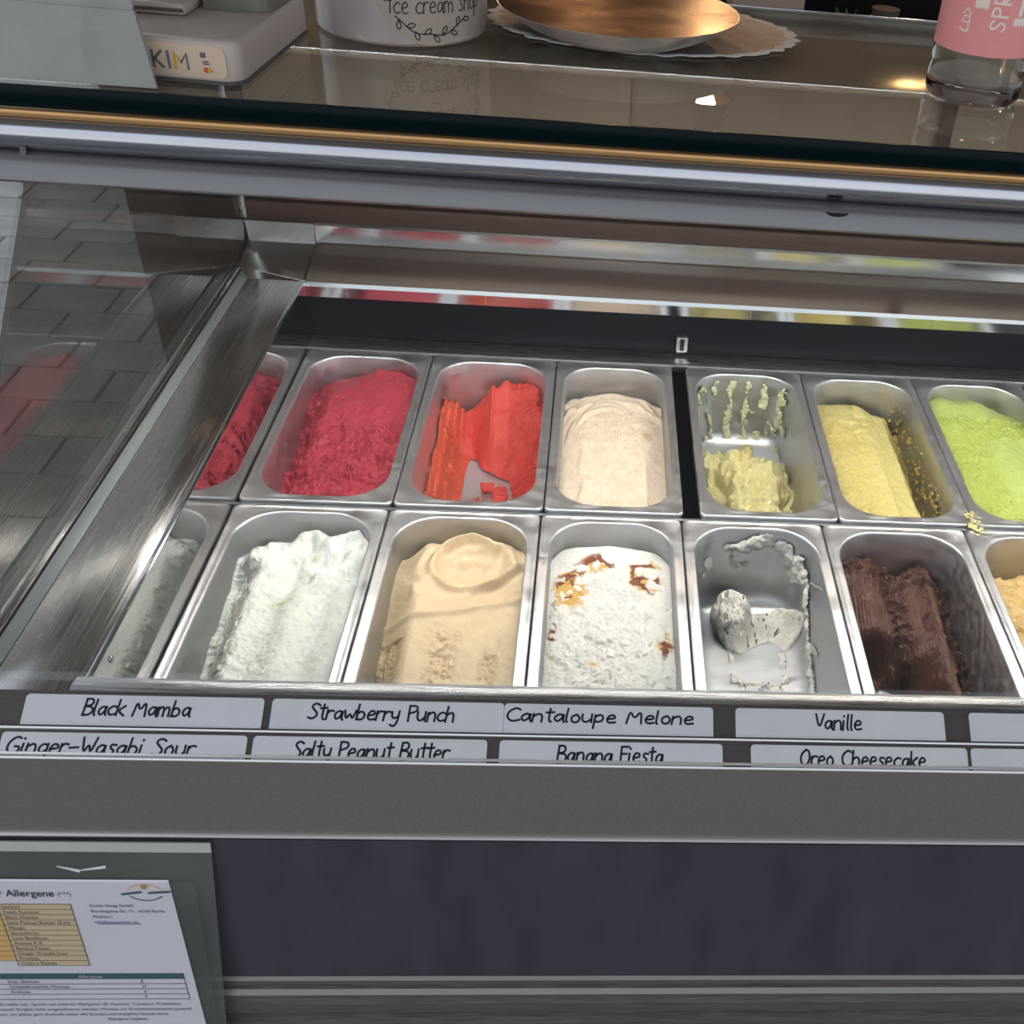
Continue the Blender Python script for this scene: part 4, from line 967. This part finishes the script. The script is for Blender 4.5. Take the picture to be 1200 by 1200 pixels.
# round logo: ring, small sun, two strokes
lg = []
for a0, a1 in ((.35, 2.8), (3.6, 5.8)):
    lg.append([Vector((.0395 + .0135 * math.cos(a0 + (a1 - a0) * k / 16), D + .0130 - .0085 * math.sin(a0 + (a1 - a0) * k / 16))) for k in range(17)])
ribbon_mesh('logo_ring', [lg[0]], lambda x, y, h: pan_pt(x + SK * y, y, .0038), .0004, m_orange, sh); ribbon_mesh('logo_ring', [lg[1]], lambda x, y, h: pan_pt(x + SK * y, y, .0038), .0005, m_teal, sh)
ribbon_mesh('logo_stroke', [[Vector((.0215, D + .0150)), Vector((.0360, D + .0125))], [Vector((.0425, D + .0135)), Vector((.0585, D + .0120))]], lambda x, y, h: pan_pt(x + SK * y, y, .0038), .0011, m_teal, sh)
ribbon_mesh('logo_sun', [[Vector((.0395 + .0018 * math.cos(k), D + .0070 + .0018 * math.sin(k))) for k in (0, 1, 2, 3, 4, 5, 6)]], lambda x, y, h: pan_pt(x + SK * y, y, .0038), .0011, m_gold, sh)
rect_on('teal_bar', -.165, .0520, D + .1030, D + .1090, m_teal); txt('Allergene', -.0330, D + .1080, .0050, m_label, .0040, .2)
for i in range(5): rect_on('table_rule', -.165, .0520, D + .1090 + i * .0060, D + .1094 + i * .0060, m_print, .0038)
rect_on('table_rule', .0517, .0523, D + .103, D + .1334, m_print, .0038)
for i, (a, b_) in enumerate((('Soja, Bohnen', 'E'), ('Schalenfruechte, Nuesse', 'H'), ('Erdnuss', 'A'), ('', 'F'))):
    if a: txt(a, -.090, D + .1138 + i * .006, .0048, m_print)
    txt(b_, .016, D + .1138 + i * .006, .0046, m_print)
for i, s_ in enumerate(('Wir stellen unser Eis selbst her, Spuren von anderen Allergenen (Ei, Nuesse), Transport, Produktion', 'koennen trotz groesster Sorgfalt nicht ausgeschlossen werden, Hinweis zur Kreuzkontamination generell', 'bitte fragen Sie nach, wir geben gern Auskunft ueber alle Zutaten und moegliche Spuren darin')):
    txt(s_, -.136, D + .1405 + i * .0060, .0044, m_print)
txt('Allergene angeben.', -.02, D + .1585, .0044, m_print)

# ------------------------------------------------------------------ shop interior seen over the glass top
box_ = tag(box('back_counter', .30, 2.6, 1.05, 1.65, GZ, .20, m_wood, None, .004), 'dark wooden counter inside the shop behind the display case', 'counter')
box('backsplash', .30, 2.6, 1.60, 1.65, .201, .50, m_black, box_, .002)
tag(box('cream_carton', .62, .755, 1.18, 1.30, .2002, .42, mat('carton_cream', (.42, .33, .27), .7), None, .003), 'plain beige carton on the dark counter inside the shop', 'box')
pt = empty('potted_plant', (.845, 1.22, .2002), 'small potted green plant on the dark counter inside the shop', 'plant')
lathe('pot', [(.01, .2002), (.030, .2002), (.038, .262), (.034, .262), (.03, .25), (.01, .25)], m_dkgrey, .845, 1.22, pt, 24)
for k in range(26):
    a = random.random() * 2 * PI; e = random.uniform(.1, 1.2); L_ = random.uniform(.04, .07)
    d = Vector((math.cos(a) * math.cos(e), math.sin(a) * math.cos(e), math.sin(e))); n_ = d.cross(Vector((0, 0, 1))).normalized()
    b0 = Vector((.845, 1.22, .252)); P = [b0, b0 + d * L_ * .5 + n_ * .009, b0 + d * L_ + Vector((0, 0, -.006)), b0 + d * L_ * .5 - n_ * .009]
    mesh('leaf', P, [(0, 1, 2, 3)], m_green, pt)
for i, (x_, y_, r_, h_, l_) in enumerate(((.775, 1.20, .022, .075, 'squat dark jar beside the beige carton in the shop'), (.925, 1.24, .035, .10, 'dark jar right of the plant in the shop'), (1.01, 1.20, .030, .08, 'dark jar further right of the plant in the shop'), (1.10, 1.25, .04, .13, 'tall dark canister near the bottle in the shop background'))):
    tag(lathe('storage_jar', [(.005, .2002), (r_, .2002), (r_, .2002 + h_ * .8), (r_ * .7, .2002 + h_ * .86), (r_ * .8, .2002 + h_), (.005, .2002 + h_)], m_dkgrey if i % 2 else m_wood, x_, y_, None, 28), l_, 'jar')
# pendant lamps of the shop
lm_ = mat('lamp_bulb', (1, 1, 1), .5, emit=(1, .62, .30), estr=260)
for i, (x_, y_) in enumerate(((.35, 1.9), (1.3, 1.9), (.8, 3.4))):
    L0 = empty('pendant_lamp', (x_, y_, 2.2), ['left one of the two near pendant lamps over the shop counter', 'right one of the two near pendant lamps over the shop counter', 'pendant lamp deep inside the shop'][i], 'lamp', 'pendant lamps in the shop')
    lathe('cord', [(.002, 1.52), (.003, 1.52), (.003, 2.2), (.002, 2.2)], m_black, x_, y_, L0, 8)
    lathe('lamp_shade', [(.03, 1.52), (.05, 1.50), (.11, 1.38), (.108, 1.38), (.048, 1.495), (.03, 1.51)], m_copper, x_, y_, L0, 32)
    lathe('bulb', [(.004, 1.36), (.03, 1.38), (.04, 1.41), (.03, 1.44), (.012, 1.47), (.004, 1.47)], lm_, x_, y_, L0, 24)
